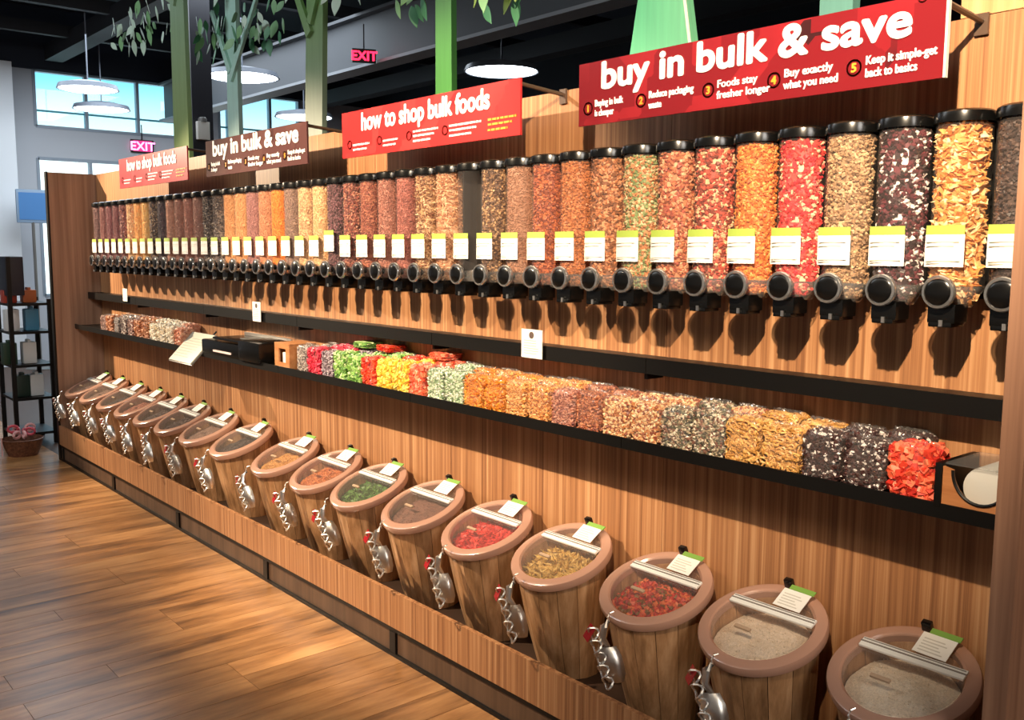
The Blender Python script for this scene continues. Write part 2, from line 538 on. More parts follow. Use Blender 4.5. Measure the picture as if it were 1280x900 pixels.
def text(body, size, x, z, parent, m, bold=0.0, name='lettering', ax='LEFT', spacing=1.0, y=-0.006, width=None):
    """lettering as a thin mesh; bold strokes are made by overlaying slightly shifted outlines"""
    cu = bpy.data.curves.new(name, 'FONT'); cu.body = body; cu.size = size; cu.align_x = ax
    cu.extrude = 0.0008; cu.space_character = spacing
    t = bpy.data.objects.new(name, cu)
    me0 = bpy.data.meshes.new_from_object(t)
    bpy.data.objects.remove(t); bpy.data.curves.remove(cu)
    xs = [v.co.x for v in me0.vertices]
    k = 1.0 if width is None else width / (max(xs) - min(xs))
    V = []; F = []
    sh = [(0, 0)] if bold == 0 else [(bold * math.cos(q), bold * math.sin(q)) for q in [i * math.pi / 4 for i in range(8)]] + [(0, 0)]
    for n_, (dx, dy) in enumerate(sh):
        o_ = len(V)
        V += [((v.co.x * k + dx), v.co.y + dy, v.co.z + n_ * 0.00004) for v in me0.vertices]
        F += [tuple(o_ + i for i in p.vertices) for p in me0.polygons]
    bpy.data.meshes.remove(me0)
    me = bpy.data.meshes.new(name); me.from_pydata(V, [], F)
    o = link(name, me, parent, (x, y, z)); o.rotation_euler = (R(90), 0, 0); me.materials.append(m)
    o['kind'] = 'stuff'
    return o


def exit_sign(x, y, z, rz, label, s=1.0, col='#ff2040', face=False):
    o = empty('exit_sign', (x, y, z), rz)
    tag(o, label, 'sign')
    box('housing', (-0.02, 0.02, -0.16 * s, 0.16 * s, -0.09 * s, 0.09 * s), mat('exit_housing', '#2a1418', 0.5), o, bev=0.006)
    if face:
        box('lit_face', (0.02, 0.0215, -0.13 * s, 0.13 * s, -0.075 * s, 0.075 * s), mat('exit_face', '#c83070', 0.5, emit=srgb('#d03878'), es=1.0), o)
    t = text('EXIT', 0.17 * s, 0, 0, o, mat('exit_glow' + col, srgb(col), 0.5, emit=srgb(col), es=5), 0.004, ax='CENTER')
    t.location = (0.022, 0, -0.06 * s); t.rotation_euler = (R(90), 0, R(90))
    box('stem', (-0.006, 0.006, -0.006, 0.006, 0.09 * s, 0.3), M_BLACK, o)
    return o


exit_sign(-8.16, 2.8, 3.413, R(-25), 'red lit EXIT sign hanging in front of the grey beam', 0.72)
e2 = exit_sign(-13.978, 2.689, 2.998, 0, 'small pink glowing EXIT sign on the far wall below the window', 1.0, '#ff6fa8', True)

# ------------------------------------------------------------------ cutout trees behind the wall
M_LEAF = [mat('leaf_green', '#7fb07c', 0.5), mat('leaf_pale', '#c4dccb', 0.5), mat('leaf_dark', '#4a8a62', 0.5), mat('leaf_olive', '#86a452', 0.5)]


def leaf_mesh():
    bm = bmesh.new()
    n = 10; up = []; dn = []
    top = []; bot = []
    for i in range(n + 1):
        t = i / n; wd = math.sin(math.pi * t ** 0.8) * 0.24 + 0.002
        top.append((bm.verts.new((-wd, 0.006, -t)), bm.verts.new((0, -0.012, -t)), bm.verts.new((wd, 0.006, -t))))
        bot.append((bm.verts.new((-wd, 0.02, -t)), bm.verts.new((0, 0.003, -t)), bm.verts.new((wd, 0.02, -t))))
    for i in range(n):
        for k in range(2):
            bm.faces.new((top[i][k], top[i][k + 1], top[i + 1][k + 1], top[i + 1][k]))
            bm.faces.new((bot[i][k], bot[i + 1][k], bot[i + 1][k + 1], bot[i][k + 1]))
        bm.faces.new((top[i][0], top[i + 1][0], bot[i + 1][0], bot[i][0]))
        bm.faces.new((top[i][2], bot[i][2], bot[i + 1][2], top[i + 1][2]))
    return fin(bm, 'leaf', True)


LEAF = leaf_mesh()
LEAF.materials.append(M_LEAF[0])


def slab(name, outline, y0, y1, m, parent):
    """flat board cut to an outline in X-Z, with thickness"""
    bm = bmesh.new()
    a = [bm.verts.new((x, y0, z)) for x, z in outline]; b = [bm.verts.new((x, y1, z)) for x, z in outline]
    bm.faces.new(a); bm.faces.new(list(reversed(b)))
    n = len(a)
    for i in range(n):
        bm.faces.new((a[i], b[i], b[(i + 1) % n], a[(i + 1) % n]))
    o = link(name, fin(bm, name), parent); o.data.materials.append(m); return o


def grad_mat(name, c0, c1, z0, z1, ax='Z', rough=0.5):
    m = mat(name, c0, rough)
    N, L, B = nodes(m)
    tc = N.new('ShaderNodeTexCoord'); sp = N.new('ShaderNodeSeparateXYZ'); mr = N.new('ShaderNodeMapRange')
    nz = N.new('ShaderNodeTexNoise'); nz.inputs['Scale'].default_value = 3; mp = N.new('ShaderNodeMapping'); mp.inputs['Scale'].default_value = (14, 14, 0.8)
    L.new(tc.outputs['Object'], mp.inputs[0]); L.new(mp.outputs[0], nz.inputs['Vector'])
    L.new(tc.outputs['Object'], sp.inputs[0]); L.new(sp.outputs[ax], mr.inputs['Value'])
    mr.inputs['From Min'].default_value = z0; mr.inputs['From Max'].default_value = z1
    mx = N.new('ShaderNodeMix'); mx.data_type = 'RGBA'
    mx.inputs[6].default_value = srgb(c0); mx.inputs[7].default_value = srgb(c1)
    L.new(mr.outputs[0], mx.inputs[0])
    hs = N.new('ShaderNodeHueSaturation'); m2 = N.new('ShaderNodeMapRange'); m2.inputs['To Min'].default_value = 0.8; m2.inputs['To Max'].default_value = 1.2
    L.new(nz.outputs['Fac'], m2.inputs['Value']); L.new(m2.outputs[0], hs.inputs['Value'])
    L.new(mx.outputs[2], hs.inputs['Color']); L.new(hs.outputs[0], B.inputs['Base Color'])
    return m


def tree(x, wd, label, bark, branches, leaves, top=3.9, lean=0.0, pal=(0, 1, 2), y=0.4):
    o = empty('cutout_tree', (x, y, 0)); tag(o, label, 'tree decoration', 'cutout trees standing behind the display wall')
    h = wd / 2
    slab('trunk', [(-h * 1.15, 0), (h * 1.15, 0), (h, 2.2), (h * 0.85 + lean, top), (-h * 0.85 + lean, top), (-h, 2.2)], 0, 0.03, bark, o)
    for (x0, z0, x1, z1, bw) in branches:
        d = Vector((x1 - x0, z1 - z0)).normalized(); nrm = Vector((-d.y, d.x)) * bw / 2
        slab('branch', [(x0 + nrm.x, z0 + nrm.y), (x0 - nrm.x, z0 - nrm.y), (x1 - nrm.x * .6, z1 - nrm.y * .6), (x1 + nrm.x * .6, z1 + nrm.y * .6)], -0.02, 0.0, bark, o)
    for (lx, lz, n, sp) in leaves:
        for k in range(n):
            l = link('leaf', LEAF, o, (lx + random.uniform(-sp, sp), random.uniform(-0.12, 0.12), lz + random.uniform(-sp * 0.45, sp * 0.45)))
            s = random.uniform(0.085, 0.13); l.scale = (s, s, s)
            l.rotation_euler = (random.uniform(-0.3, 0.3), random.uniform(-0.9, 0.9), random.uniform(-0.6, 0.6))
            setm(l, M_LEAF[random.choice(pal)])
    return o


B_OLIVE = grad_mat('bark_olive', '#93a866', '#86a488', 2.2, 3.4)
B_PALE = grad_mat('bark_pale', '#c4e2d8', '#a6d0c2', 2.2, 3.0)
B_GREY = grad_mat('bark_grey', '#a9b79c', '#6f9a5a', 2.2, 2.9)
B_GREEN = grad_mat('bark_green', '#4c9040', '#4a8048', 2.2, 2.7)
B_TEAL = grad_mat('bark_teal', '#5fc08f', '#79c79a', -0.15, 0.15, 'X')
B_TEAL2 = grad_mat('bark_teal_dim', '#6fa89e', '#5f978e', 2.2, 2.6)
tree(-6.72, 0.27, 'olive green cutout tree trunk beside the dark steel column, leaves hanging left', B_OLIVE,
     [(0, 3.25, -0.55, 3.5, 0.06), (0, 3.3, 0.4, 3.6, 0.06)], [(-0.42, 3.25, 26, 0.36), (-0.95, 3.25, 14, 0.25), (0.1, 3.45, 12, 0.3)], pal=(1, 1, 0))
tree(-6.34, 0.18, 'pale mint thin cutout tree with forked top and leaves over the second sign', B_PALE,
     [(0, 2.75, -0.28, 3.2, 0.05), (0, 2.7, 0.42, 3.15, 0.05)], [(-0.22, 3.05, 26, 0.3), (0.42, 3.03, 26, 0.28), (0.0, 3.2, 12, 0.4)], pal=(0, 1, 2, 2), y=0.62)
tree(-4.82, 0.195, 'grey green cutout trunk forking left, rising behind the gap before the red sign', B_GREY,
     [(0, 2.72, -0.22, 3.1, 0.06), (0, 2.78, 0.25, 3.2, 0.05)], [(0.43, 2.86, 3, 0.08), (-0.3, 3.2, 10, 0.25)], pal=(1, 2), lean=0.1)
tree(-3.60, 0.125, 'bright green slim cutout tree trunk behind the how to shop bulk foods sign', B_GREEN,
     [(0, 2.75, -0.3, 2.95, 0.04), (0, 2.75, 0.3, 2.9, 0.04)], [(-0.29, 2.76, 8, 0.10), (0.27, 2.70, 12, 0.16)], pal=(3, 0, 2))
o = tag(empty('cutout_tree', (-2.308, 0.4, 0)), 'wide teal tapering cutout trunk above the large buy in bulk sign', 'tree decoration', 'cutout trees standing behind the display wall')
slab('trunk', [(-0.155, 0), (0.155, 0), (0.143, 2.26), (0.108, 2.45), (0.09, 3.4), (-0.07, 3.4), (-0.108, 2.45), (-0.143, 2.26)], 0, 0.04, B_TEAL, o)
slab('edge_strip', [(0.135, 2.0), (0.150, 2.0), (0.144, 2.26), (0.109, 2.45), (0.098, 2.45), (0.133, 2.26)], -0.004, -0.0005, M_CARD, o)
o = tag(empty('cutout_tree', (-1.617, 0.4, 0)), 'narrow dim teal cutout trunk barely showing above the sign near its right half', 'tree decoration', 'cutout trees standing behind the display wall')
slab('trunk', [(-0.058, 0), (0.058, 0), (0.055, 2.3), (0.05, 3.3), (-0.05, 3.3), (-0.055, 2.3)], 0, 0.04, B_TEAL2, o)
slab('foot', [(-0.12, 0), (0.12, 0), (0.058, 0.3), (-0.058, 0.3)], -0.03, 0.0, B_TEAL2, o)

# ------------------------------------------------------------------ hanging signs
def sign_mat(name, base, alt, dark, gl=0.3):
    m = mat(name, base, gl)
    N, L, B = nodes(m)
    tc = N.new('ShaderNodeTexCoord')
    mp = N.new('ShaderNodeMapping'); mp.inputs['Scale'].default_value = (1, 1, 1)
    L.new(tc.outputs['Object'], mp.inputs[0])
    v = N.new('ShaderNodeTexVoronoi'); v.distance = 'CHEBYCHEV'; v.inputs['Scale'].default_value = 7.5
    L.new(mp.outputs[0], v.inputs['Vector'])
    sp = N.new('ShaderNodeSeparateColor'); L.new(v.outputs['Color'], sp.inputs[0])
    rp = N.new('ShaderNodeValToRGB'); rp.color_ramp.interpolation = 'CONSTANT'
    e = rp.color_ramp.elements; e[0].color = srgb(base); e[1].position = 0.45; e[1].color = srgb(alt)
    k = e.new(0.8); k.color = srgb(dark)
    L.new(sp.outputs[0], rp.inputs[0])
    nz = N.new('ShaderNodeTexNoise'); nz.inputs['Scale'].default_value = 5
    L.new(tc.outputs['Object'], nz.inputs['Vector'])
    mx = N.new('ShaderNodeMix'); mx.data_type = 'RGBA'; mx.inputs[7].default_value = srgb(base)
    mf = N.new('ShaderNodeMapRange'); mf.inputs['From Min'].default_value = 0.45; mf.inputs['From Max'].default_value = 0.75
    L.new(nz.outputs['Fac'], mf.inputs['Value']); L.new(mf.outputs[0], mx.inputs[0]); L.new(rp.outputs[0], mx.inputs[6])
    L.new(mx.outputs[2], B.inputs['Base Color'])
    return m


M_TXT = mat('sign_text_white', '#fbf7f2', 0.5)
M_ORG = mat('sign_text_orange', '#f0a030', 0.5)


def text_fit(body, width, x, z, parent, m, size, bold, **k):
    return text(body, size, x, z, parent, m, bold, width=width, **k)


def ring_badge(x, z, r, num, parent):
    bm = bmesh.new()
    n = 24
    o1 = [bm.verts.new((math.cos(a) * r, 0, math.sin(a) * r)) for a in [2 * math.pi * i / n for i in range(n)]]
    i1 = [bm.verts.new((math.cos(a) * r * .8, 0, math.sin(a) * r * .8)) for a in [2 * math.pi * i / n for i in range(n)]]
    for i in range(n):
        bm.faces.new((o1[i], o1[(i + 1) % n], i1[(i + 1) % n], i1[i]))
    bmesh.ops.solidify(bm, geom=bm.faces[:], thickness=0.0015)
    t = link('number_ring', fin(bm, 'number_ring'), parent, (x, -0.006, z)); t.data.materials.append(M_ORG)
    if num:
        text(num, r * 1.45, x, z - r * 0.5, parent, M_ORG, 0.0012, name='numeral', ax='CENTER')


SZ0, SZ1 = 1.918, 2.098


def sign(x0, x1, m, label):
    o = empty('hanging_sign', ((x0 + x1) / 2, -0.21, SZ0)); tag(o, label, 'sign', 'red signs above the dispensers')
    w = (x1 - x0) / 2; h = SZ1 - SZ0
    b = box('sign_board', (-w, w, -0.004, 0.004, 0, h), m, o)
    for sx in (-w + 0.02, w - 0.02):
        tube('bracket_arm', [(sx, 0.006, h - 0.015), (sx, 0.204, h - 0.030)], 0.007, mat('bracket_brown', '#5a4638', 0.4), o)
        box('wall_plate', (sx - 0.015, sx + 0.015, 0.2, 0.208, h - 0.06, h - 0.012), mat('bracket_brown'), o)
    return o, w, h


BUY = [('1', 'Buying in bulk', 'is cheaper', 0.026, 0.030), ('2', 'Reduce packaging', 'waste', 0.23, 0.030), ('3', 'Foods stay', 'fresher longer', 0.467, 0.030),
       ('4', 'Buy exactly', 'what you need', 0.668, 0.030), ('5', 'Keep it simple-get', 'back to basics', 0.835, 0.030)]


def buy_sign(x0, x1, m, label, crisp=True):
    o, w, h = sign(x0, x1, m, label)
    W = 2 * w
    text_fit('buy in bulk & save', W * 0.84, -w + W * 0.082, h * 0.56, o, M_TXT, 0.105, 0.0038)
    fr = [0.037, 0.226, 0.437, 0.618, 0.811]
    wd = [0.100, 0.140, 0.110, 0.117, 0.147]
    for (n, a, b, _, _), f, ww in zip(BUY, fr, wd):
        x = -w + W * f
        ring_badge(x, h * 0.27, 0.019, n, o)
        text_fit(a, W * ww, x + 0.028, h * 0.285, o, M_TXT, 0.027, 0.0006, name='step_text')
        t = text_fit(b, W * ww * len(b) / max(len(a), 8) * 0.95, x + 0.028, h * 0.13, o, M_TXT, 0.027, 0.0006, name='step_text')
    return o, w, h


SM1 = sign_mat('sign_red_dark', '#7c1c22', '#96242a', '#3c1a1c', 0.25)
SM2 = sign_mat('sign_red', '#c03030', '#d43c3a', '#9a2426', 0.3)
SM3 = sign_mat('sign_red_glare', '#5a3c3a', '#60423e', '#4a3230', 0.6)  # reflection washing out the red board is painted into this brownish base
SM3.node_tree.nodes['Principled BSDF'].inputs['Specular IOR Level'].default_value = 0.03
SM4 = sign_mat('sign_red_far', '#c84048', '#d24c50', '#a83038', 0.3)
s1, w, h = buy_sign(-2.084, -0.980, SM1, 'large dark red sign reading buy in bulk & save, nearest the camera')
box('edge_trim', (w - 0.002, w + 0.003, -0.006, 0.006, 0, h), M_WHITE, s1)
ring_badge(w - 0.055, h * 0.97, 0.011, '', s1)
buy_sign(-4.84, -3.76, SM3, 'buy in bulk & save sign with painted-in brownish glare, farther away beyond the red sign')


def scribble(o, x, z, wd, m, hh=0.007):
    """small print too faint to read: word-shaped strokes"""
    bm = bmesh.new(); p = 0
    while p < wd:
        l = random.uniform(0.012, 0.03); bm_box(bm, x + p, x + min(p + l, wd), -0.0062, -0.0042, z, z + hh); p += l + 0.005
    t = link('small_print', fin(bm, 'small_print'), o); t['kind'] = 'stuff'; t.data.materials.append(m)


def how_sign(x0, x1, m, label):
    o, w, h = sign(x0, x1, m, label); W = 2 * w
    text_fit('how to shop bulk foods', W * 0.72, -w + W * 0.135, h * 0.56, o, M_TXT, 0.095, 0.0034)
    for f, ww, c, b in [(0.054, 0.13, M_TXT, 1), (0.253, 0.11, M_TXT, 1), (0.435, 0.14, M_TXT, 1), (0.636, 0.16, M_TXT, 1), (0.83, 0.13, M_ORG, 0)]:
        x = -w + W * f
        if b: ring_badge(x, h * 0.28, 0.017, '', o)
        for k, zz in enumerate((0.33, 0.24, 0.14)):
            if f < 0.3 and k == 0: continue
            scribble(o, x + 0.026, h * zz, W * ww * (1, 0.85, 0.7)[k], c)


how_sign(-3.463, -2.352, SM2, 'bright red sign reading how to shop bulk foods, above the middle dispensers')
how_sign(-6.18, -5.09, SM4, 'small far red sign reading how to shop bulk foods, near the left end panel')

# ------------------------------------------------------------------ ledges and shelves
ORD = ['nearest the right post', 'second from the right post', 'third from the right post', 'fourth from the right post', 'fifth from the right post', 'at the far left end']
SH = -0.195
for i, (a, b) in enumerate(zip(SEAM, SEAM[1:])):
    o = empty('wall_ledge', ((a + b) / 2, 0, 1.18)); w = (a - b) / 2 - 0.0015
    tag(o, 'narrow black ledge on the wood wall under the dispensers, section ' + ORD[i], 'ledge', 'black ledge sections')
    box('ledge_top', (-w, w, -0.085, -0.0005, 0.035, 0.045), M_BLACK, o)
    box('ledge_front', (-w, w, -0.093, -0.085, 0.0, 0.048), M_BLACK, o)
    box('bracket', (w - 0.02, w - 0.008, -0.074, -0.0005, -0.02, 0.034), M_BLACK, o)
    o = empty('display_shelf', ((a + b) / 2, 0, 0.963))
    tag(o, 'long black display shelf holding bagged food, section ' + ORD[i], 'shelf', 'black shelf sections')
    box('shelf_board', (-w, w, SH + 0.006, -0.0005, 0.012, 0.024), M_BLACK, o)
    box('front_lip', (-w, w, SH, SH + 0.006, 0.0, 0.034), M_BLACK, o)
SHELF_Z = 0.963 + 0.0245

# ------------------------------------------------------------------ gravity dispensers
TR = 0.0595; TZ0, TZ1 = 1.475, 1.838


def cyl_placer(r, z0, z1, jit=0.003):
    def f(i):
        a = random.uniform(-math.pi * 1.08, math.pi * 0.08)
        z = random.uniform(z0, z1)
        return (math.cos(a) * (r + random.uniform(-jit, jit)), math.sin(a) * (r + random.uniform(-jit, jit)), z), (math.cos(a), math.sin(a), 0)
    return f


def top_placer(r, z):
    def f(i):
        a = random.uniform(0, 6.28); q = r * math.sqrt(random.random())
        return (math.cos(a) * q, math.sin(a) * q, z + random.uniform(-0.003, 0.006)), (0, 0, 1)
    return f


def mixed(pl1, n1, pl2):
    return lambda i: pl1(i) if i < n1 else pl2(i)


def core_cyl(r, z0, z1, n=20, rows=26, r0=None):
    cv = []; cf = []
    for k in range(rows + 1):
        for i in range(n):
            a = 2 * math.pi * i / n
            rr = r if r0 is None else r0 + (r - r0) * k / rows
            cv.append((rr * math.cos(a), rr * math.sin(a), z0 + (z1 - z0) * k / rows))
    for k in range(rows):
        for i in range(n):
            cf.append((k * n + i, k * n + (i + 1) % n, (k + 1) * n + (i + 1) % n, (k + 1) * n + i))
    cf.append(tuple(range(rows * n, rows * n + n))); cf.append(tuple(reversed(range(n))))
    return cv, cf


H_ = TZ1 - TZ0 - 0.010
FILL = {}
for kind, pk, sz, n in [('flake', 'flake', 0.0105, 1500), ('chunk', 'chunk', 0.0062, 1900), ('fine', 'chunk', 0.0034, 3400), ('stick', 'stick', 0.0095, 1500), ('berry', 'chunk', 0.0078, 1150), ('ring', 'flake', 0.0125, 1000)]:
    FILL[kind] = pieces_mesh('filling_' + kind, mixed(cyl_placer(TR - 0.0075 - sz * 0.3, 0.0, H_), int(n * 0.93), top_placer(TR - 0.012, H_)), n, pk, sz, core_cyl(TR - 0.009 - sz * 0.3, 0, H_ - 0.003))
    FILL[kind + '_h'] = pieces_mesh('hopper_filling_' + kind, cyl_placer(0.034, -0.034, 0.0, 0.006), n // 12, pk, sz, core_cyl(0.036, -0.036, 0.0, rows=3, r0=0.026))

bm = bmesh.new(); bm_lathe(bm, [(TR, 0), (TR, TZ1 - TZ0)], 32); ME_TUBE = fin(bm, 'tube', True)
bm = bmesh.new(); bm_lathe(bm, [(0, 0.026), (0.02, 0.0255), (0.056, 0.021), (0.064, 0.016), (0.0655, 0.006), (0.0655, -0.006), (0.0615, -0.006), (0.0615, 0.004), (0, 0.006)], 36); ME_CAP = fin(bm, 'lid', True)
bm = bmesh.new(); bm_lathe(bm, [(TR, 0), (TR * 0.97, -0.008), (0.036, -0.046), (0.033, -0.048)], 28); ME_HOP = fin(bm, 'hopper', True)
bm = bmesh.new()
bm_box(bm, -0.031, 0.031, -0.032, 0.032, -0.044, 0, bev=0.005)
bm_box(bm, -0.026, 0.026, -0.036, 0.028, -0.052, -0.041, bev=0.003)
ME_SPOUT = fin(bm, 'spout', True)
bm = bmesh.new(); bm_lathe(bm, [(0, 0.017), (0.024, 0.017), (0.029, 0.014), (0.030, 0.0), (0.012, 0.0), (0.012, -0.028), (0, -0.028)], 28); ME_KNOB = fin(bm, 'knob', True)
bm = bmesh.new(); bm_lathe(bm, [(0.030, 0.016), (0.0355, 0.015), (0.0375, 0.011), (0.0375, 0.005), (0.035, 0.0), (0.030, 0.0)], 32); ME_KRIM = fin(bm, 'knob_rim', True)
ME_BACK = boxmesh('back_frame', -0.065, 0.065, 0.060, 0.098, -0.03, 0.375)
bm = bmesh.new(); bm_box(bm, 0.0005, 0.0065, 0.0, 0.062, -0.03, 0.372); ME_DIV = fin(bm, 'side_fin')
bm = bmesh.new()      # the flap handle under each knob, a clear lever


def curved_card(x0, x1, z0, z1, r, t=0.0012, seg=6):
    bm = bmesh.new()
    V = []
    for i in range(seg + 1):
        x = x0 + (x1 - x0) * i / seg
        yo = -math.sqrt(max((r + 0.004) ** 2 - (x * 0.55) ** 2, 0))
        V.append([bm.verts.new((x, yo - dy, z)) for dy in (0, t) for z in (z0, z1)])
    for A, B in zip(V, V[1:]):
        bm.faces.new((A[2], B[2], B[3], A[3])); bm.faces.new((A[0], A[1], B[1], B[0]))
        bm.faces.new((A[1], A[3], B[3], B[1])); bm.faces.new((A[0], B[0], B[2], A[2]))
    bm.faces.new((V[0][0], V[0][2], V[0][3], V[0][1])); bm.faces.new((V[-1][0], V[-1][1], V[-1][3], V[-1][2]))
    return fin(bm, 'label_card')


ME_CARD = curved_card(-0.047, 0.041, 0.043, 0.114, TR)
ME_CLIP = curved_card(-0.046, 0.040, 0.1143, 0.134, TR)
bm = bmesh.new()
for zz, x1 in ((0.097, 0.030), (0.088, 0.020), (0.055, 0.034), (0.050, -0.01)):
    bm_box(bm, -0.041, x1, -TR - 0.0062, -TR - 0.0040, zz, zz + 0.0018)
ME_PRINT = fin(bm, 'small_print')
for me, m in ((ME_TUBE, F_TUBE), (ME_CAP, M_BLACKP), (ME_HOP, F_HOP), (ME_SPOUT, M_BLACKP), (ME_KNOB, M_BLACKP), (ME_KRIM, F_KNOB), (ME_BACK, M_BLACK), (ME_DIV, M_BLACK), (ME_CARD, M_CARD), (ME_CLIP, M_LIME), (ME_PRINT, mat('print_grey', '#cfc8bc', 0.7))):
    me.materials.append(m)
ME_LEVER = boxmesh('spout_tab', -0.004, 0.004, -0.004, 0.0, -0.014, 0.0)
ME_LEVER.materials.append(M_STEEL)

DISP = [
    ('golden corn chips', ['#f4c080', '#e8a458', '#ffe0ac', '#d88a44'], 'ring'),
    ('dark berries and white chips', ['#3a1c24', '#58242c', '#f4e8e4', '#2a161a', '#6a2a34'], 'berry'),
    ('brown and tan granola', ['#b8926c', '#d4b488', '#8a6a4c', '#a88460'], 'chunk'),
    ('red gummies with pale pieces', ['#e03438', '#f0544c', '#f4caa4', '#d82a38', '#e84840'], 'berry'),
    ('orange snack mix', ['#ec8a38', '#f4a85c', '#cc6828', '#e07830'], 'chunk'),
    ('red brown and cream trail mix', ['#c45440', '#ecbc90', '#803828', '#b04838'], 'berry'),
    ('reddish almond mix', ['#c07850', '#e4a880', '#a04c38', '#b06444'], 'berry'),
    ('green and orange seed mix', ['#8c9a64', '#cc8c5c', '#e0c498', '#74864e', '#b87848'], 'chunk'),
    ('brown orange nut mix', ['#b06c40', '#d49468', '#84502f'], 'berry'),
    ('amber brown nuts', ['#b86c38', '#c87c48', '#9a582c'], 'chunk'),
    ('reddish brown nuts', ['#a05030', '#c06838', '#843c24'], 'chunk'),
    ('plain fine brown grain', ['#a07054', '#b08064'], 'fine'),
    ('dark brown and tan mix', ['#6c4c34', '#c49c70', '#523424', '#8a6444'], 'chunk'),
    ('nothing', None, None),
    ('light tan flakes', ['#dca478', '#e8bc94', '#bc8058'], 'stick'),
    ('tan and brown flakes', ['#c49868', '#e4bc90', '#905c3c'], 'stick'),
    ('pink brown beans', ['#b46c5c', '#c87c6c', '#a45c50'], 'fine'),
    ('rosy brown seeds', ['#bc7c68', '#c88c78', '#a86854'], 'fine'),
    ('rust brown seeds', ['#b0644c', '#c07858', '#984c3c'], 'fine'),
    ('speckled red brown beans', ['#a05444', '#c48468', '#7c3c34'], 'chunk'),
    ('purplish brown beans', ['#704448', '#905c64', '#5c383c'], 'chunk'),
    ('cream coloured grains', ['#f4cc9c', '#e8bc84'], 'fine'),
    ('pale cream grains with dark specks', ['#f4d4a4', '#e4bc8c', '#c89870'], 'fine'),
    ('grey brown lentils', ['#98786c', '#a88874'], 'fine'),
    ('bright orange lentils', ['#f48c24', '#f09838'], 'fine'),
    ('tan orange grain', ['#cc8c64', '#d8986c'], 'fine'),
    ('mauve brown grain', ['#a8706c', '#b88078'], 'fine'),
    ('light orange grain, right of a twin', ['#d89c64', '#e0a870'], 'fine'),
    ('light orange grain, left of its twin', ['#d89e66', '#dca46c'], 'fine'),
    ('dark grey swirled pieces', ['#544a48', '#847468', '#443a38'], 'stick'),
    ('dark pieces with pale curls', ['#4c4240', '#988878', '#3a302e'], 'stick'),
    ('dusty brown grain', ['#906a5c', '#a07a6c'], 'fine'),
    ('warm brown grain', ['#94685a', '#a87868'], 'fine'),
    ('mid brown grain', ['#8c6456', '#9c7464'], 'fine'),
    ('light brown grain', ['#a07a68', '#b08a76'], 'fine'),
    ('very dark beans', ['#403438', '#54464a'], 'fine'),
    ('dark and tan mixture', ['#5c4a40', '#a08468', '#443834'], 'chunk'),
    ('peach orange grain', ['#e4a468', '#e8b078'], 'fine'),
    ('apricot orange grain', ['#e8a870', '#dc9c60'], 'fine'),
    ('cream and tan grain', ['#dcb48c', '#c09470'], 'chunk'),
    ('maroon and cream mix', ['#7c4848', '#a87868', '#603438'], 'chunk'),
    ('maroon beans', ['#744444', '#885454'], 'fine'),
    ('wine red beans', ['#784648', '#8c5858'], 'fine'),
    ('dull red beans', ['#80504c', '#906058'], 'fine'),
    ('reddish brown beans', ['#684844', '#785650'], 'fine'),
]
FIRST = ('dark cocoa beans', ['#443430', '#5c4840', '#382a28'], 'chunk')


def nth(n):
    return {1: 'first', 2: 'second', 3: 'third'}.get(n, str(n) + 'th')


def dispenser(k, content, cols, kind, lab):
    x = -0.9804 - k * 0.135
    o = empty('bulk_dispenser', (x, -0.1, TZ0))
    tag(o, lab, 'dispenser', 'clear gravity dispensers in one row')
    link('back_frame', ME_BACK, o)
    link('side_fin', ME_DIV, o, (-0.0675, 0, 0))
    link('tube', ME_TUBE, o)
    link('lid', ME_CAP, o, (0, 0, TZ1 - TZ0))
    link('hopper', ME_HOP, o)
    link('spout', ME_SPOUT, o, (0, -0.033, -0.038))
    link('spout_tab', ME_LEVER, o, (0.004, -0.070, -0.074))
    kn = link('knob', ME_KNOB, o, (0.0, -0.072, -0.012)); kn.rotation_euler = (R(90), 0, 0)
    link('knob_rim', ME_KRIM, kn)
    dz = 0.022 if k == 20 else 0
    cl = link('label_clip', ME_CLIP, o, (0, 0, dz)); cl['label'] = 'lime green strip'
    cd_ = link('label_card', ME_CARD, o, (0, 0, dz)); cd_['label'] = 'white product card'
    pr = link('small_print', ME_PRINT, cd_); pr['kind'] = 'stuff'
    if cols:
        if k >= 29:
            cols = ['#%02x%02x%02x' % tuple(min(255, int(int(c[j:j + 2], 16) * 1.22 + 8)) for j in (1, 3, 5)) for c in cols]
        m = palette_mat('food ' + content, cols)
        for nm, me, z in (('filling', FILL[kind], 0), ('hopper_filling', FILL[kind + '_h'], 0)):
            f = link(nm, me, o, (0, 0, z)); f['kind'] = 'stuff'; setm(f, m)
    return o


for kk in FILL.values():
    kk.materials.append(MATS['wood_laminate'])
for k, (c_, cols, kind) in enumerate(DISP):
    pos = (nth(k + 2) + ' from the right post') if k < 22 else (nth(len(DISP) - k) + ' from the left end panel')
    lab = ('empty clear dispenser showing grey, ' + pos) if cols is None else 'dispenser of %s, %s' % (c_, pos)
    dispenser(k, c_, cols, kind, lab)
dispenser(-1, *FIRST, 'dispenser of dark cocoa beans, half hidden behind the right post')

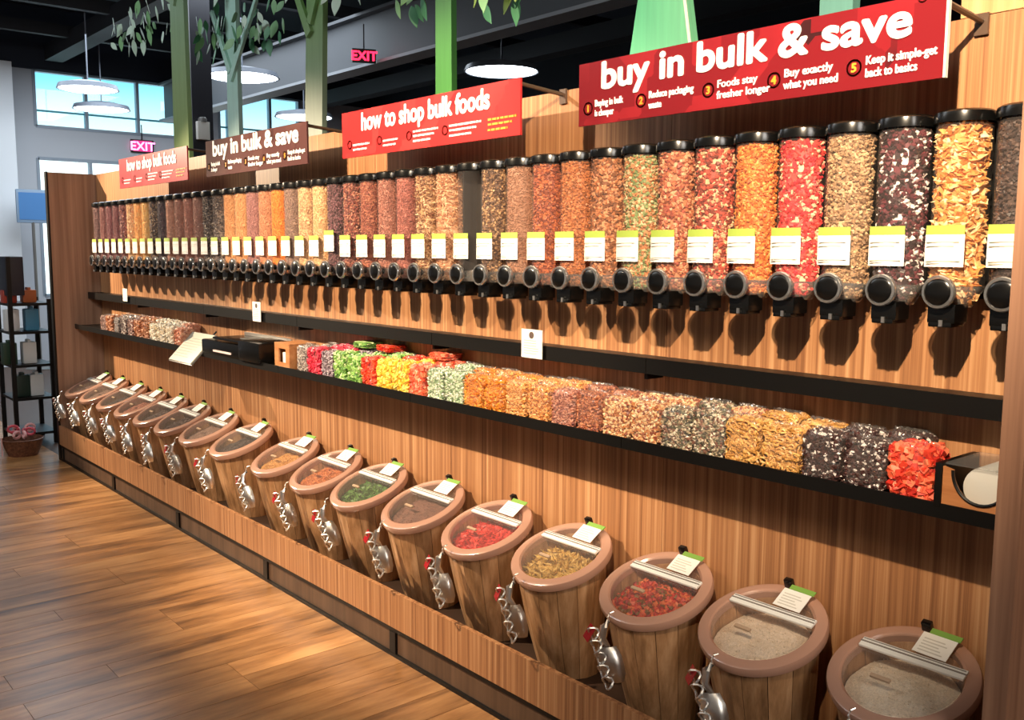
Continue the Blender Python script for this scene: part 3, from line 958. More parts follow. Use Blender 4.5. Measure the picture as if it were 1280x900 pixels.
# ------------------------------------------------------------------ small cards on the ledge
def price_card(x, w, hgt, label, logo):
    o = empty('price_card', (x, -0.105, 1.281 - hgt)); tag(o, label, 'card')
    box('card_sheet', (-w / 2, w / 2, -0.0015, 0.0015, 0, hgt), M_CARD, o)
    box('card_clip', (-w * 0.2, w * 0.2, 0.0015, 0.009, 0.0, hgt * 0.5), M_BLACKP, o)
    if logo:
        lathe('round_emblem', [(0, 0.001), (0.012, 0.001), (0.012, 0), (0, 0)], mat('emblem', '#5a4a42', 0.6), o, 20, (0, -0.0018, hgt * 0.8), (R(90), 0, 0))
        bm = bmesh.new()
        for k in range(6):
            bm_box(bm, -w * 0.38, w * random.uniform(0.2, 0.38), -0.0024, -0.0014, hgt * (0.6 - k * 0.09), hgt * (0.6 - k * 0.09) + 0.002)
        t = link('small_print', fin(bm, 'small_print'), o); t['kind'] = 'stuff'; t.data.materials.append(mat('print_tan', '#c0a898', 0.7))


price_card(-2.41, 0.105, 0.098, 'white notice card with dark round emblem, below the middle dispensers', True)
price_card(-4.525, 0.09, 0.10, 'small white card above the black scale, hanging from the ledge', True)
price_card(-6.50, 0.085, 0.085, 'smallest white card, on the far left of the ledge', False)

# ------------------------------------------------------------------ bagged food
def superell(bm_or, w, d, h, n=18, m=12, e=0.42, seed=0, amp=0.004, pinch=0.0):
    cv = []; cf = []
    sg = lambda v, p: math.copysign(abs(v) ** p, v)
    for j in range(m + 1):
        b = -math.pi / 2 + math.pi * j / m
        for i in range(n):
            a = 2 * math.pi * i / n
            x = w / 2 * sg(math.cos(b), e) * sg(math.cos(a), e); y = d / 2 * sg(math.cos(b), e) * sg(math.sin(a), e)
            z = h / 2 * sg(math.sin(b), e)
            nn = noise.noise(Vector((x * 40 + seed, y * 40, z * 40))) * amp
            f = 1 + nn / max(w, 0.01)
            if pinch and z > h * 0.2:
                y *= 1 - pinch * ((z / (h / 2)) ** 2)
            cv.append((x * f, y * f, h / 2 + z * (1 if j in (0,) else f)))
    for j in range(m):
        for i in range(n):
            cf.append((j * n + i, j * n + (i + 1) % n, (j + 1) * n + (i + 1) % n, (j + 1) * n + i))
    return cv, cf


BW, BD, BH = 0.110, 0.084, 0.126


def box_placer(w, d, h):
    def f(i):
        u = random.random()
        if u < 0.42: p = (random.uniform(-w / 2, w / 2) * .95, -d / 2 * .97, random.uniform(0.03, 0.95) * h); n = (0, -1, 0)
        elif u < 0.62: p = (w / 2 * .97, random.uniform(-d / 2, d / 2) * .93, random.uniform(0.03, 0.95) * h); n = (1, 0, 0)
        elif u < 0.68: p = (-w / 2 * .97, random.uniform(-d / 2, d / 2) * .93, random.uniform(0.03, 0.95) * h); n = (-1, 0, 0)
        else: p = (random.uniform(-w / 2, w / 2) * .93, random.uniform(-d / 2, d / 2) * .9, h * random.uniform(0.94, 1.0)); n = (0, 0, 1)
        return p, n
    return f


BAGF = {}
for kind, pk, sz, n in [('flake', 'flake', 0.0095, 620), ('chunk', 'chunk', 0.0068, 760), ('fine', 'chunk', 0.0045, 1300), ('stick', 'stick', 0.0095, 640), ('ring', 'ring', 0.0115, 300), ('cube', 'cube', 0.0125, 300)]:
    BAGF[kind] = [pieces_mesh('bag_filling_' + kind, box_placer(BW * 0.9, BD * 0.9, BH * 0.93), n, pk, sz, superell(None, BW * 0.9, BD * 0.88, BH * 0.92, seed=s)) for s in (1, 2)]
    for me in BAGF[kind]: me.materials.append(MATS['wood_laminate'])


def bag_film(seed):
    cv, cf = superell(None, BW * 1.0, BD * 1.02, BH, 26, 18, 0.40, seed * 9.1, 0.012)
    me = bpy.data.meshes.new('film'); me.from_pydata(cv, [], cf)
    for p in me.polygons: p.use_smooth = True
    me.materials.append(F_BAG)
    # the folded seal on top, a thin ruffled fin
    bm = bmesh.new(); n = 16; A = []; B = []
    for i in range(n + 1):
        x = (-0.5 + i / n) * BW * 0.8
        yy = math.sin(i * 1.9 + seed) * 0.003
        A.append(bm.verts.new((x, yy, BH * 0.985))); B.append(bm.verts.new((x * 1.04, yy * 2 + 0.004, BH * 0.985 + 0.006 + 0.002 * math.sin(i * 2.3))))
    for i in range(n): bm.faces.new((A[i], A[i + 1], B[i + 1], B[i]))
    bmesh.ops.solidify(bm, geom=bm.faces[:], thickness=0.0006)
    m2 = fin(bm, 'seal', True); m2.materials.append(F_BAG)
    return me, m2


FILMS = [bag_film(s) for s in range(4)]
PAL = {
    'red candy': (['#d8402c', '#e86040', '#c02c20', '#f0805c'], 'cube'),
    'dark chocolate pieces with white bits': (['#38201c', '#4c2a26', '#2c1816', '#3c2220', '#e8dcd4', '#40241f', '#301a18', '#442824'], 'chunk'),
    'tan twisted pretzels': (['#c89450', '#dca860', '#b07c3c'], 'ring'),
    'grey green trail mix': (['#6c6850', '#a89478', '#4c4438', '#d8c8b0', '#7c5444'], 'chunk'),
    'tan and red nut mix': (['#b87848', '#d8a878', '#8c4830', '#e8c89c'], 'chunk'),
    'reddish brown nuts': (['#a05c3c', '#b87450', '#7c4030'], 'chunk'),
    'pinkish brown nuts': (['#a86c58', '#bc8068', '#884c40'], 'chunk'),
    'golden brown nuts': (['#c88444', '#dca060', '#a8642c'], 'chunk'),
    'amber peanuts': (['#d08c48', '#e0a868', '#b47434'], 'chunk'),
    'bright orange crackers': (['#e08c28', '#eca040', '#c87418'], 'stick'),
    'mint white candy mix': (['#c8d0b0', '#98b088', '#e8e8d4', '#708860'], 'chunk'),
    'coral gummies': (['#e86040', '#f08058', '#d84830', '#f0a080'], 'cube'),
    'yellow candy': (['#f0c440', '#f8d868', '#e8b030'], 'cube'),
    'bright red gummies': (['#e84428', '#f06038', '#d03020'], 'cube'),
    'green candy': (['#78a848', '#98c068', '#588838', '#d0dca0'], 'cube'),
    'purple and grey mix': (['#6c5058', '#94808c', '#4c3840', '#c8b8bc'], 'chunk'),
    'crimson candy': (['#d02840', '#e04058', '#b01c34'], 'cube'),
    'speckled dark mix': (['#5c4440', '#b09c90', '#3c2c2a', '#d8ccc0'], 'fine'),
    'cream white pieces': (['#f0e4cc', '#e4d4b8', '#fff4e0'], 'cube'),
    'peach pieces': (['#e8a080', '#dc9070', '#f0b898'], 'cube'),
    'caramel pieces': (['#c08058', '#a86844', '#d49870'], 'cube'),
    'brown wrapped sweets': (['#8c5844', '#a87460', '#6c4030', '#d8b8a8'], 'chunk'),
    'dark and cream mix': (['#5c4038', '#e0d0c0', '#7c5c50'], 'chunk'),
}
FRONT = ['red candy', 'dark chocolate pieces with white bits', 'dark chocolate pieces with white bits', 'tan twisted pretzels', 'tan twisted pretzels',
         'grey green trail mix', 'grey green trail mix', 'tan and red nut mix', 'tan and red nut mix', 'reddish brown nuts', 'pinkish brown nuts', 'golden brown nuts',
         'amber peanuts', 'bright orange crackers', 'bright orange crackers', 'mint white candy mix', 'mint white candy mix', 'coral gummies', 'yellow candy', 'yellow candy',
         'bright red gummies', 'green candy', 'green candy', 'purple and grey mix', 'crimson candy', 'speckled dark mix']
BACK = ['dark chocolate pieces with white bits', 'dark chocolate pieces with white bits', 'tan twisted pretzels', 'tan twisted pretzels', 'tan and red nut mix',
        'grey green trail mix', 'tan and red nut mix', 'tan and red nut mix', 'reddish brown nuts', 'reddish brown nuts', 'golden brown nuts', 'amber peanuts',
        'bright orange crackers', 'amber peanuts', 'bright orange crackers', 'mint white candy mix', 'coral gummies', 'yellow candy', 'bright red gummies', 'green candy',
        'green candy', 'purple and grey mix', 'crimson candy', 'crimson candy', 'speckled dark mix']
LEFTF = ['peach pieces', 'cream white pieces', 'cream white pieces', 'cream white pieces', 'caramel pieces', 'caramel pieces', 'brown wrapped sweets', 'dark and cream mix', 'speckled dark mix', 'caramel pieces', 'brown wrapped sweets']
bi = 0
for P_, (cols, kind) in PAL.items():
    palette_mat('bag ' + P_, cols, 0.45)


def bag(name_c, x, y, z, lab, grp, hs=1.0):
    global bi
    cols, kind = PAL[name_c]
    o = empty('food_bag', (x, y, z), random.uniform(-0.07, 0.07)); tag(o, lab, 'food bag', grp)
    f = link('filling', BAGF[kind][bi % 2], o); f['kind'] = 'stuff'; setm(f, MATS['bag ' + name_c])
    fm, sl = FILMS[bi % 4]
    link('film', fm, o); link('seal', sl, o)
    o.scale = (1, 1, hs * random.uniform(0.95, 1.02)); bi += 1


x = -1.022
for i, n_ in enumerate(FRONT):
    bag(n_, x, -0.143, SHELF_Z, 'bag of %s, front row, %s from the acrylic box' % (n_, nth(i + 1)), 'bags in the front row on the right part of the shelf')
    x -= 0.1155
x = -1.09
for i, n_ in enumerate(BACK):
    bag(n_, x, -0.049, SHELF_Z, 'bag of %s, back row, %s from the acrylic box' % (n_, nth(i + 1)), 'bags in the back row on the right part of the shelf', 1.06)
    x -= 0.1155
x = -5.385
for i, n_ in enumerate(LEFTF):
    bag(n_, x, -0.143, SHELF_Z, 'bag of %s, front row, %s left of the scale' % (n_, nth(i + 1)), 'bags in the front row at the left end of the shelf', 0.9)
    if 0 < i < 10:
        bag(LEFTF[max(i - 1, 0)], x - 0.02, -0.049, SHELF_Z, 'bag of %s, back row, %s left of the scale' % (LEFTF[max(i - 1, 0)], nth(i)), 'bags in the back row at the left end of the shelf', 0.95)
    x -= 0.135
for xx, n_, lab in ((-2.98, 'coral gummies', 'clear bag of coral gummies lying on top of the mint and coral bags'), (-3.36, 'bright red gummies', 'clear bag of bright red gummies lying on top behind the yellow candy'), (-3.55, 'green candy', 'clear bag of green candy lying on top behind the others')):
    cols, kind = PAL[n_]
    bag(n_, xx, -0.05, SHELF_Z + BH * 1.08, lab, 'bags lying on top of the rows', 0.22)

# ------------------------------------------------------------------ scale, sign card, boxes on the shelf
def extrude_box(name, b, m, par, bev): return box(name, b, m, par, bev)


o = empty('label_scale', (-4.655, -0.11, SHELF_Z)); tag(o, 'black retail weighing scale with silver tray on the shelf, left of the wooden box', 'scale')
box('base', (-0.36, 0.30, -0.09, 0.11, 0.0, 0.075), M_BLACKP, o, bev=0.012)
box('platter', (-0.22, 0.32, -0.085, 0.11, 0.085, 0.095), M_BLACKP, o, bev=0.003)
box('platter_edge', (-0.22, 0.32, 0.095, 0.112, 0.095, 0.112), M_STEEL, o, bev=0.002)
box('printer', (0.12, 0.36, -0.10, 0.10, 0.0, 0.105), M_BLACKP, o, bev=0.02)
box('paper_slot', (-0.20, 0.02, -0.094, -0.0895, 0.018, 0.028), mat('paper_pink', '#e8d0cc', 0.4), o)
lathe('foot', [(0, 0), (0.018, 0), (0.018, 0.012), (0, 0.012)], M_BLACK, o, 12, (-0.3, -0.06, -0.0))
box('key_pad', (-0.02, 0.10, -0.02, 0.06, 0.0955, 0.099), M_GREY, o)
o = empty('notice_card', (-5.175, -0.262, 0.925)); tag(o, 'pale tilted notice panel at the left end of the black scale', 'sign')
o.rotation_euler = (R(-44), R(0), R(0))
box('panel_sheet', (-0.155, 0.155, -0.003, 0.003, 0.0, 0.205), mat('notice_pale', '#cfcbb8', 0.5), o, bev=0.001)
box('panel_frame', (-0.162, 0.162, 0.003, 0.010, -0.006, 0.211), M_GREY, o, bev=0.002)
bm = bmesh.new()
for k in range(8):
    bm_box(bm, -0.14, random.uniform(0.02, 0.14), -0.0036, -0.0028, 0.16 - k * 0.018, 0.163 - k * 0.018)
t = link('small_print', fin(bm, 'small_print'), o); t['kind'] = 'stuff'; t.data.materials.append(mat('print_faint', '#a8a494', 0.7))
tube('support_rod', [(0.1, 0.011, 0.19), (0.1, 0.011, 0.24)], 0.005, M_BLACK, o)

M_BOXW = wood('box_wood', '#a8683c', '#c08050', '#d09464', (3, 30, 26), 0.4)


def slot_box(name, x, w, d, h, label, cat):
    o = empty(name, (x, SH + 0.004 + d / 2, SHELF_Z)); tag(o, label, cat)
    return o


o = empty('tie_box', (-4.10, -0.115, SHELF_Z)); tag(o, 'small wooden box with slotted front between the scale and the candy bags', 'box')
hw, hd, hh = 0.075, 0.07, 0.112
box('side_panel', (hw - 0.008, hw, -hd, hd, 0, hh), M_BOXW, o, bev=0.0015)
box('side_panel', (-hw, -hw + 0.008, -hd, hd, 0, hh), M_BOXW, o, bev=0.0015)
box('back_panel', (-hw + 0.008, hw - 0.008, hd - 0.008, hd, 0, hh), M_BOXW, o)
box('bottom_panel', (-hw + 0.008, hw - 0.008, -hd, hd - 0.008, 0, 0.008), M_BOXW, o)
box('top_panel', (-hw, hw, -hd, hd, hh, hh + 0.008), M_BOXW, o, bev=0.0015)
for b in ((-hw + 0.008, -0.032, 0.008, hh), (0.038, hw - 0.008, 0.008, hh), (-0.032, 0.038, 0.008, 0.028), (-0.032, 0.038, 0.094, hh)):
    box('front_panel', (b[0], b[1], -hd, -hd + 0.008, b[2], b[3]), M_BOXW, o)
box('tie_stack', (-0.016, 0.026, -hd + 0.012, hd - 0.02, 0.008, 0.075), M_WHITE, o, bev=0.003)

o = empty('bag_roll_box', (-0.864, -0.100, SHELF_Z)); tag(o, 'clear acrylic box with wood front and white roll, beside the right post', 'box')
hw, hd, hh = 0.090, 0.092, 0.096
# front board with a half-round cutout
out = [(-hw + 0.012, 0.0), (hw, 0.0), (hw, hh * 0.9)]
cx, cz, cr = 0.004, hh * 0.92, 0.060
arc = [(cx + cr * math.cos(a), cz + cr * 1.12 * math.sin(a)) for a in [-math.pi * k / 18 for k in range(19)]]
out += [(p[0], max(p[1], 0.004)) for p in arc] + [(-hw + 0.012, hh * 0.98)]
slab('front_board', out, -hd, -hd + 0.008, M_BOXW, o)
tube('cutout_trim', [(p[0], -hd - 0.001, max(p[1], 0.004)) for p in arc], 0.0035, M_BLACK, o, 6)
box('side_post', (-hw - 0.004, -hw + 0.011, -hd - 0.004, hd, 0, hh + 0.004), M_BLACK, o, bev=0.002)
box('acrylic_top', (-hw + 0.012, hw, -hd + 0.012, hd, hh + 0.001, hh + 0.005), F_BOX, o)
box('acrylic_side', (hw - 0.004, hw, -hd + 0.010, hd, 0, hh), F_BOX, o)
box('bottom_tray', (-hw + 0.012, hw - 0.005, -hd + 0.010, hd, 0, 0.004), M_BLACK, o)
lathe('paper_roll', [(0.0, -0.06), (0.014, -0.06), (0.046, -0.058), (0.048, -0.05), (0.048, 0.05), (0.046, 0.058), (0.014, 0.06), (0, 0.06)], mat('roll_white', '#dcdad2', 0.4), o, 32, (0.004, -0.012, 0.0530), (R(90), 0, 0))
box('card_divider', (-0.006, 0.010, 0.01, 0.06, hh - 0.035, hh), M_CARD, o)

# ------------------------------------------------------------------ barrel bins
RIMR, RIMI, TAU = 0.1725, 0.135, R(22.5)
CY, CZ = -0.172, 0.56
BY, BZ, BR = -0.125, 0.166, 0.104
NS = 14


def top_pt(a, r):
    return Vector((r * math.cos(a), CY + r * math.sin(a) * math.cos(TAU), CZ + r * math.sin(a) * math.sin(TAU) - 0.014))


def bot_pt(a, r):
    return Vector((r * math.cos(a), BY + r * math.sin(a), BZ))


def stave_mesh(k):
    bm = bmesh.new(); g = 0.012
    a0 = 2 * math.pi * k / NS + g / 2; a1 = 2 * math.pi * (k + 1) / NS - g / 2
    rows = 6; G = []
    for j in range(rows + 1):
        t = j / rows
        bulge = 1 + 0.05 * math.sin(math.pi * t)
        ring = []
        for (a, dr) in ((a0, 0), ((a0 + a1) / 2, 0.001), (a1, 0), (a1, -0.012), (a0, -0.012)):
            p = bot_pt(a, BR * bulge + dr).lerp(top_pt(a, 0.152 * bulge ** 0.5 + dr), t)
            ring.append(bm.verts.new(p - Vector((0, CY, 0))))
        G.append(ring)
    for A, B in zip(G, G[1:]):
        for i in range(5):
            bm.faces.new((A[i], A[(i + 1) % 5], B[(i + 1) % 5], B[i]))
    bm.faces.new(G[0]); bm.faces.new(list(reversed(G[-1])))
    me = fin(bm, 'stave'); me.materials.append(M_STAVE); return me


STAVES = [stave_mesh(k) for k in range(NS)]
bm = bmesh.new(); bm_lathe(bm, [(RIMI, -0.012), (RIMI, 0.006), (RIMI + 0.006, 0.012), (RIMR - 0.012, 0.012), (RIMR - 0.003, 0.007), (RIMR, -0.002), (RIMR - 0.003, -0.018), (RIMR - 0.012, -0.024), (RIMR - 0.018, -0.018), (RIMI, -0.012)], 56)
ME_RIM = fin(bm, 'rim', True); ME_RIM.materials.append(M_RIM)
# clear lid: front flap and fixed back part, split at the hinge bar
HB = 0.052


def lid_half(front):
    bm = bmesh.new(); pts = []
    n = 40
    lim = math.asin(HB / (RIMI + 0.002))
    if front: A = [math.pi - lim + (math.pi + 2 * lim) * i / n for i in range(n + 1)]
    else: A = [lim + (math.pi - 2 * lim) * i / n for i in range(n + 1)]
    rr = RIMI + 0.0
    top = [bm.verts.new((rr * math.cos(a), rr * math.sin(a), 0.011)) for a in A]
    bot = [bm.verts.new((rr * math.cos(a), rr * math.sin(a), 0.009)) for a in A]
    bm.faces.new(top); bm.faces.new(list(reversed(bot)))
    for i in range(len(A)):
        j = (i + 1) % len(A); bm.faces.new((top[i], bot[i], bot[j], top[j]))
    me = fin(bm, 'lid'); me.materials.append(F_LID); return me


ME_LF, ME_LB = lid_half(True), lid_half(False)
bm = bmesh.new()
bm_box(bm, -0.128, 0.128, HB - 0.015, HB + 0.015, 0.012, 0.019, bev=0.002)
ME_BAR = fin(bm, 'hinge_bar', True); ME_BAR.materials.append(M_WHITE)
bm = bmesh.new(); bm_box(bm, -0.128, 0.128, HB - 0.0015, HB + 0.0015, 0.0185, 0.0215); bm_box(bm, -0.125, 0.125, HB + 0.0085, HB + 0.0105, 0.0185, 0.021)
ME_BARG = fin(bm, 'hinge_groove'); ME_BARG.materials.append(mat('groove_grey', '#8a8078', 0.5))
bm = bmesh.new(); bm_box(bm, -0.056, -0.006, -0.046, -0.035, 0.0115, 0.019, bev=0.003); ME_HAND = fin(bm, 'lid_handle', True); ME_HAND.materials.append(mat('handle_tan', '#b89c82', 0.3))
ME_TAGC = boxmesh('label_card', -0.01, 0.075, 0.0, 0.062, -0.0007, 0.0007); ME_TAGC.materials.append(M_CARD)
ME_TAGG = boxmesh('label_clip', 0.004, 0.080, 0.062, 0.078, -0.001, 0.002); ME_TAGG.materials.append(mat('clip_green', '#7fa84a', 0.5))
bm = bmesh.new()
for k in range(5):
    bm_box(bm, 0.0, 0.06 - 0.008 * (k % 3), 0.008 + k * 0.009, 0.011 + k * 0.009, 0.0008, 0.0014)
ME_TAGP = fin(bm, 'small_print'); ME_TAGP.materials.append(mat('print_grey'))
bm = bmesh.new(); bm_lathe(bm, [(0, 0), (BR * 1.0, 0), (BR * 1.0, 0.016), (0, 0.016)], 28, 0, BY - CY); ME_BOT = fin(bm, 'base', True); ME_BOT.materials.append(M_BASEB)
ME_HINGE = boxmesh('back_catch', -0.012, 0.012, -0.008, 0.008, -0.005, 0.022, bev=0.003); ME_HINGE.materials.append(M_BLACKP)


def disk_placer(r):
    def f(i):
        a = random.uniform(0, 6.283); q = r * math.sqrt(random.random())
        return (math.cos(a) * q, math.sin(a) * q, 0.018 * (1 - (q / r) ** 2) + 0.01 * noise.noise(Vector((q * 20 * math.cos(a), q * 20 * math.sin(a), 3)))), (0, 0, 1)
    return f


def disk_core(r):
    cv = []; cf = []; n = 36; K = 10
    for k in range(K + 1):
        q = r * k / K
        for i in range(n):
            a = 2 * math.pi * i / n
            z = 0.018 * (1 - (q / r) ** 2) + 0.008 * noise.noise(Vector((q * 16 * math.cos(a), q * 16 * math.sin(a), 3))) - 0.003
            cv.append((q * math.cos(a), q * math.sin(a), z))
    for k in range(K):
        for i in range(n):
            cf.append((k * n + i, k * n + (i + 1) % n, (k + 1) * n + (i + 1) % n, (k + 1) * n + i))
    return cv, cf


BINF = {}
for kind, pk, sz, n in [('powder', 'chunk', 0.0022, 300), ('chunk', 'chunk', 0.0105, 420), ('fine', 'chunk', 0.005, 1500), ('stick', 'stick', 0.014, 420), ('flake', 'flake', 0.015, 420)]:
    me = pieces_mesh('bin_filling_' + kind, disk_placer(0.128), n, pk, sz, disk_core(0.130))
    me.materials.append(MATS['wood_laminate']); BINF[kind] = me

BINS = [
    (-1.018, 'white flour', ['#f4e4cc', '#f6e8d2', '#f0dfc6'], 'powder'),
    (-1.406, 'pale cream flour', ['#f0dcc4', '#f2e0ca', '#ecd8be'], 'powder'),
    (-1.777, 'red and orange dried fruit', ['#c83828', '#d85c38', '#a02820', '#e87848', '#84582c'], 'chunk'),
    (-2.183, 'yellow thin noodles', ['#c8a050', '#d8b468', '#b08c44'], 'stick'),
    (-2.571, 'bright red candy', ['#d82c28', '#e84438', '#c02424'], 'flake'),
    (-2.968, 'fine brown cocoa', ['#7c5444', '#84594a', '#745044'], 'powder'),
    (-3.362, 'green dried herbs', ['#4c7c34', '#649444', '#386428'], 'flake'),
    (-3.725, 'orange powder', ['#d07838', '#dc8844', '#c46c34'], 'fine'),
    (-4.118, 'golden yellow grain', ['#dca050', '#e4b064', '#d09448'], 'fine'),
    (-4.608, 'dark coffee coloured beans', ['#3c2c2c', '#4c3c3a', '#302424'], 'fine'),
    (-5.023, 'dull pinkish brown powder', ['#8c6c5c', '#947464', '#846454'], 'powder'),
    (-5.40, 'dark brown seeds', ['#6c4c40', '#745446', '#5c4038'], 'fine'),
    (-5.75, 'brown seeds with grey cast', ['#745a4e', '#7c6256', '#6c5248'], 'fine'),
    (-6.10, 'rust coloured powder', ['#9c5c44', '#a4644c', '#94563e'], 'powder'),
    (-6.455, 'very dark seeds', ['#443434', '#4c3c3a'], 'fine'),
    (-6.82, 'mid brown powder', ['#806050', '#886858'], 'powder'),
    (-7.168, 'light brown powder', ['#8c6858', '#947060'], 'powder'),
]


def scoop(x, i, place):
    """metal scoop with red tag hung on a wire hook in front of the bin, under the rim"""
    y = CY - 0.178
    o = empty('metal_scoop', (x - 0.02, y, 0.40)); tag(o, 'shiny metal scoop with red tag hanging on the bin of ' + place, 'scoop', 'scoops hanging on the front of the bins')
    # bowl: a deep rounded scoop, back towards the viewer, dented so that it glints
    bm = bmesh.new(); G = []
    for j in range(9):
        t = j / 8; r = 0.036 * math.sin(math.pi * (0.16 + 0.70 * t)) ** 0.6
        z = 0.050 - t * 0.100
        G.append([bm.verts.new((r * math.cos(a) * (1 + 0.10 * noise.noise(Vector((a * 3, t * 9, 1)))), -r * 0.85 * math.sin(a) * (1 + 0.35 * noise.noise(Vector((a * 4, t * 8, 5)))) , z)) for a in [math.pi * k / 12 for k in range(13)]])
    for A, B in zip(G, G[1:]):
        for k in range(12): bm.faces.new((A[k], A[k + 1], B[k + 1], B[k]))
    bmesh.ops.solidify(bm, geom=bm.faces[:], thickness=0.0015)
    b = link('bowl', fin(bm, 'bowl', True), o); b.data.materials.append(M_STEEL)
    b.rotation_euler = (R(4), R(-16), R(0)); b.location = (0.016, -0.004, -0.012)
    tube('handle', [(0.006, -0.012, 0.03), (-0.004, -0.022, 0.055), (-0.006, -0.018, 0.088), (-0.002, -0.006, 0.102)], [0.007, 0.009, 0.009, 0.006], M_STEEL, o)
    for q in range(5):
        cxp = (-0.020 + 0.013 * q, -0.036 - 0.003 * (q % 2), 0.066 - 0.030 * q)
        pts = [(cxp[0] + 0.013 * math.cos(a), cxp[1] + 0.006 * math.sin(a * 2), cxp[2] + 0.017 * math.sin(a)) for a in [2 * math.pi * k / 12 for k in range(13)]]
        tube('chain_link', pts, 0.003, M_STEEL, o, 6)
    tube('wire_hook', [(-0.002, -0.006, 0.10), (-0.006, -0.006, 0.112), (-0.004, -0.002, 0.124), (0.0, 0.006, 0.128)], 0.002, M_STEEL, o, 6)
    tgo = box('tag', (-0.011, 0.011, -0.0008, 0.0008, -0.05, 0.0), M_RED, o)
    tgo.location = (-0.024, -0.034, 0.085); tgo.rotation_euler = (R(-8), R(18), R(-20)); tgo['label'] = 'red tag'
    return o


def copy_tree(o):
    c_ = o.copy(); COL.objects.link(c_)
    for ch in o.children:
        d = ch.copy(); COL.objects.link(d); d.parent = c_
        for g in ch.children:
            e = g.copy(); COL.objects.link(e); e.parent = d
    return c_


sc0 = None
for i, (x, what, cols, kind) in enumerate(BINS):
    o = empty('barrel_bin', (x, CY, 0)); 
    pos = (nth(i + 1) + ' from the right post') if i < 9 else (nth(len(BINS) - i) + ' from the left end panel')
    tag(o, 'slatted wooden barrel bin of %s, %s' % (what, pos), 'bin', 'wooden barrel bins along the plinth')
    for me in STAVES: link('stave', me, o)
    link('base', ME_BOT, o, (0, 0, BZ))
    fr = Vector((0, 0, CZ))
    rim = link('rim', ME_RIM, o, fr); rim.rotation_euler = (TAU, 0, 0)
    lf = link('lid', ME_LF, o, fr); lf.rotation_euler = (TAU, 0, 0)
    lb = link('lid', ME_LB, o, fr); lb.rotation_euler = (TAU, 0, 0)
    link('lid_handle', ME_HAND, lf)
    br = link('hinge_bar', ME_BAR, o, fr); br.rotation_euler = (TAU, 0, 0)
    link('hinge_groove', ME_BARG, br)
    Tm = Matrix.Rotation(TAU, 3, 'X')
    cdp = Tm @ Vector((0.0, HB + 0.020, 0.020))
    cc = link('label_card', ME_TAGC, o, fr + cdp); cc.rotation_euler = (TAU + R(10), 0, R(-4 + (i * 37 % 9)))
    link('small_print', ME_TAGP, cc)['kind'] = 'stuff'
    gg = link('label_clip', ME_TAGG, o, fr + cdp); gg.rotation_euler = cc.rotation_euler; gg['label'] = 'green card clip'
    ht = link('back_catch', ME_HINGE, o, fr + Tm @ Vector((-0.012, RIMR - 0.012, 0.016))); ht.rotation_euler = (TAU, 0, 0)
    dep = 0.030 if kind == 'powder' and i > 1 else 0.042
    f = link('filling', BINF[kind], o, (0, 0.0, CZ - dep)); f.rotation_euler = (TAU * 0.8, 0, i * 0.0); f['kind'] = 'stuff'
    setm(f, palette_mat('bin ' + what, cols, 0.8 if kind == 'powder' else 0.5))
    if sc0 is None:
        s = sc0 = scoop(x, i, what)
        s.scale = (1.3, 1.2, 1.02)
    else:
        s = copy_tree(sc0); s.location.x = x - 0.02
        s['label'] = 'shiny metal scoop with red tag hanging on the bin of ' + what
        s.rotation_euler = (0, R(random.uniform(-6, 6)), R(random.uniform(-12, 12)))

# ------------------------------------------------------------------ beyond the left end panel
o = empty('product_rack', (-8.25, -0.33, 0)); tag(o, 'tall black product rack with packed shelves beyond the left end panel', 'rack')
for sx in (-0.2, 0.2):
    for sy in (-0.13, 0.15):
        box('post', (sx - 0.015, sx + 0.015, sy - 0.015, sy + 0.015, 0, 1.48 if sy < 0 else 1.15), M_BLACK, o)
for z in (0.08, 0.36, 0.62, 0.88, 1.10):
    box('rack_shelf', (-0.21, 0.21, -0.14, 0.16, z, z + 0.02), M_BLACK, o)
box('header_panel', (-0.2, 0.2, -0.15, -0.02, 1.18, 1.48), mat('navy_box', '#161c2c', 0.4), o, bev=0.01)
tube('side_rail', [(0.2, 0.17, 1.13), (0.24, 0.2, 0.9), (0.26, 0.22, 0.3)], 0.014, M_BLACK, o)
pk = [(-0.06, 1.13, '#b4402c'), (0.08, 1.13, '#c87040'), (-0.05, 0.91, '#e6ecf0'), (0.09, 0.91, '#4a90b8'), (-0.08, 0.65, '#1c3c28'), (0.06, 0.65, '#e8eef0'), (0.0, 0.39, '#203830'), (0.1, 0.39, '#dfe6ea')]
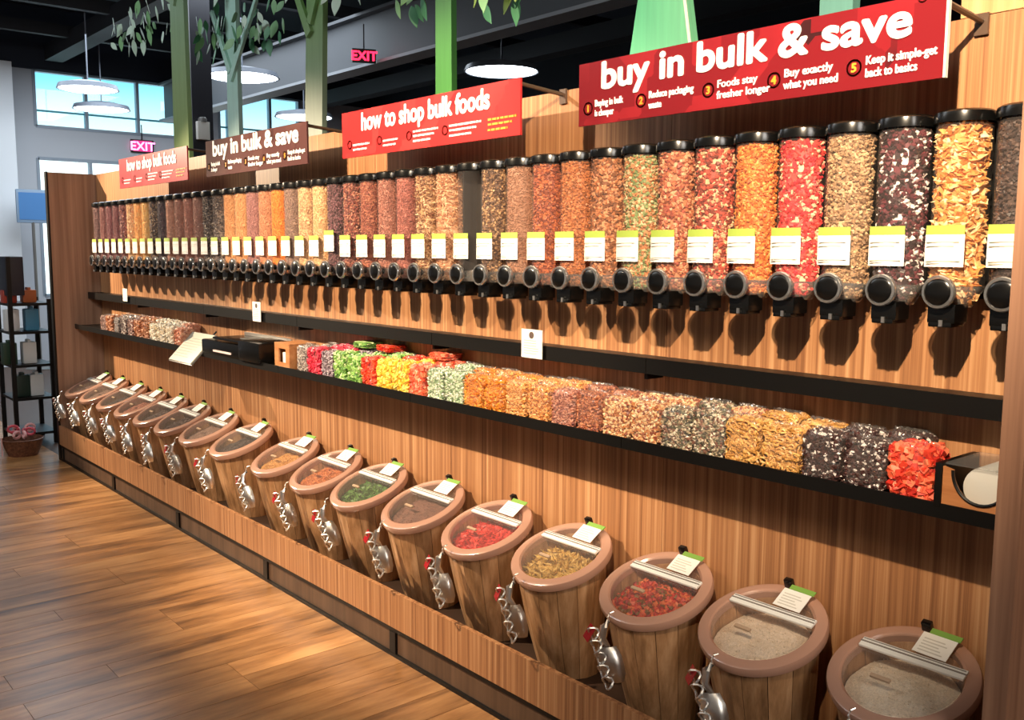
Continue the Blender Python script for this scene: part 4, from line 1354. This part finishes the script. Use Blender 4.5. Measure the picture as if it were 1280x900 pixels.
for i, (dx, z, c_) in enumerate(pk):
    q = empty('product_pack', (-8.25 + 0.08, -0.38 + dx, z - 0.0)); hgt = 0.1 if z > 1 else 0.17
    q.location.z = {1.13: 1.121, 0.91: 0.901, 0.65: 0.641, 0.39: 0.381}[z]
    nm = {'#b4402c': 'dark red', '#c87040': 'orange', '#e6ecf0': 'white', '#4a90b8': 'blue', '#1c3c28': 'dark green', '#e8eef0': 'pale white', '#203830': 'blackish green', '#dfe6ea': 'light grey'}[c_]
    tag(q, nm + ' product pack standing on the black rack, ' + ['top shelf', 'top shelf', 'second shelf', 'second shelf', 'third shelf', 'third shelf', 'lowest filled shelf', 'lowest filled shelf'][i], 'package', 'packs on the black rack')
    box('pack', (-0.05, 0.05, -0.05, 0.05, 0, hgt), mat('pack' + c_, c_, 0.4), q, bev=0.012)
    box('pack_fold', (-0.04, 0.04, -0.012, 0.012, hgt - 0.002, hgt + 0.02), mat('pack' + c_), q, bev=0.004)
o = empty('wall_monitor', (-13.2, 0.98, 1.86)); tag(o, 'blue lit screen seen past the left end panel against the bright wall', 'monitor')
box('casing', (-0.03, 0.0, -0.16, 0.22, 0, 0.42), mat('casing_grey', '#8aa0b8', 0.4), o, bev=0.02)
box('screen', (0.0, 0.004, -0.13, 0.19, 0.04, 0.38), mat('screen_blue', '#4a78ac', 0.3, emit=srgb('#4a78ac'), es=0.25), o)
tube('stand', [(-0.02, 0.03, 0.01), (-0.02, 0.03, -1.84)], 0.02, M_GREY, o)
lathe('stand_foot', [(0, 0.02), (0.16, 0.015), (0.18, 0), (0, 0)], M_GREY, o, 24, (-0.02, 0.03, -1.86))
struct(box('wall_column', (-13.9, -13.6, 0.4, 0.95, 0, 3.9), mat('white_paint', '#e8ecf0', 0.6)))
# gift basket with ribbon
o = empty('gift_basket', (-7.72, -0.50, 0)); tag(o, 'brown basket with pink ribbon on the floor by the left end panel', 'basket')
lathe('basket_body', [(0, 0.0), (0.10, 0.0), (0.125, 0.06), (0.14, 0.12), (0.148, 0.125), (0.14, 0.13), (0.12, 0.06), (0.0, 0.02)], wood('basket_brown', '#4a2c1c', '#6c4430', '#8c5c40', (60, 60, 60), 0.6), o, 28)
M_PINK = mat('ribbon_pink', '#d05060', 0.4); M_RIB = mat('ribbon_pale', '#f0b8b8', 0.4)
for k in range(7):
    a = k * 0.9; cc = Vector((0.06 * math.cos(a), 0.06 * math.sin(a), 0.15 + 0.02 * (k % 3)))
    pts = [(cc.x + 0.035 * math.cos(t) * math.cos(a), cc.y + 0.035 * math.cos(t) * math.sin(a), cc.z + 0.025 * math.sin(t) + 0.01) for t in [2 * math.pi * j / 10 for j in range(11)]]
    tube('ribbon_loop', pts, 0.011, M_PINK if k % 2 else M_RIB, o, 6)
box('ribbon_tail', (0.0, 0.026, -0.148, -0.143, -0.0 + 0.01, 0.15), M_RIB, o)
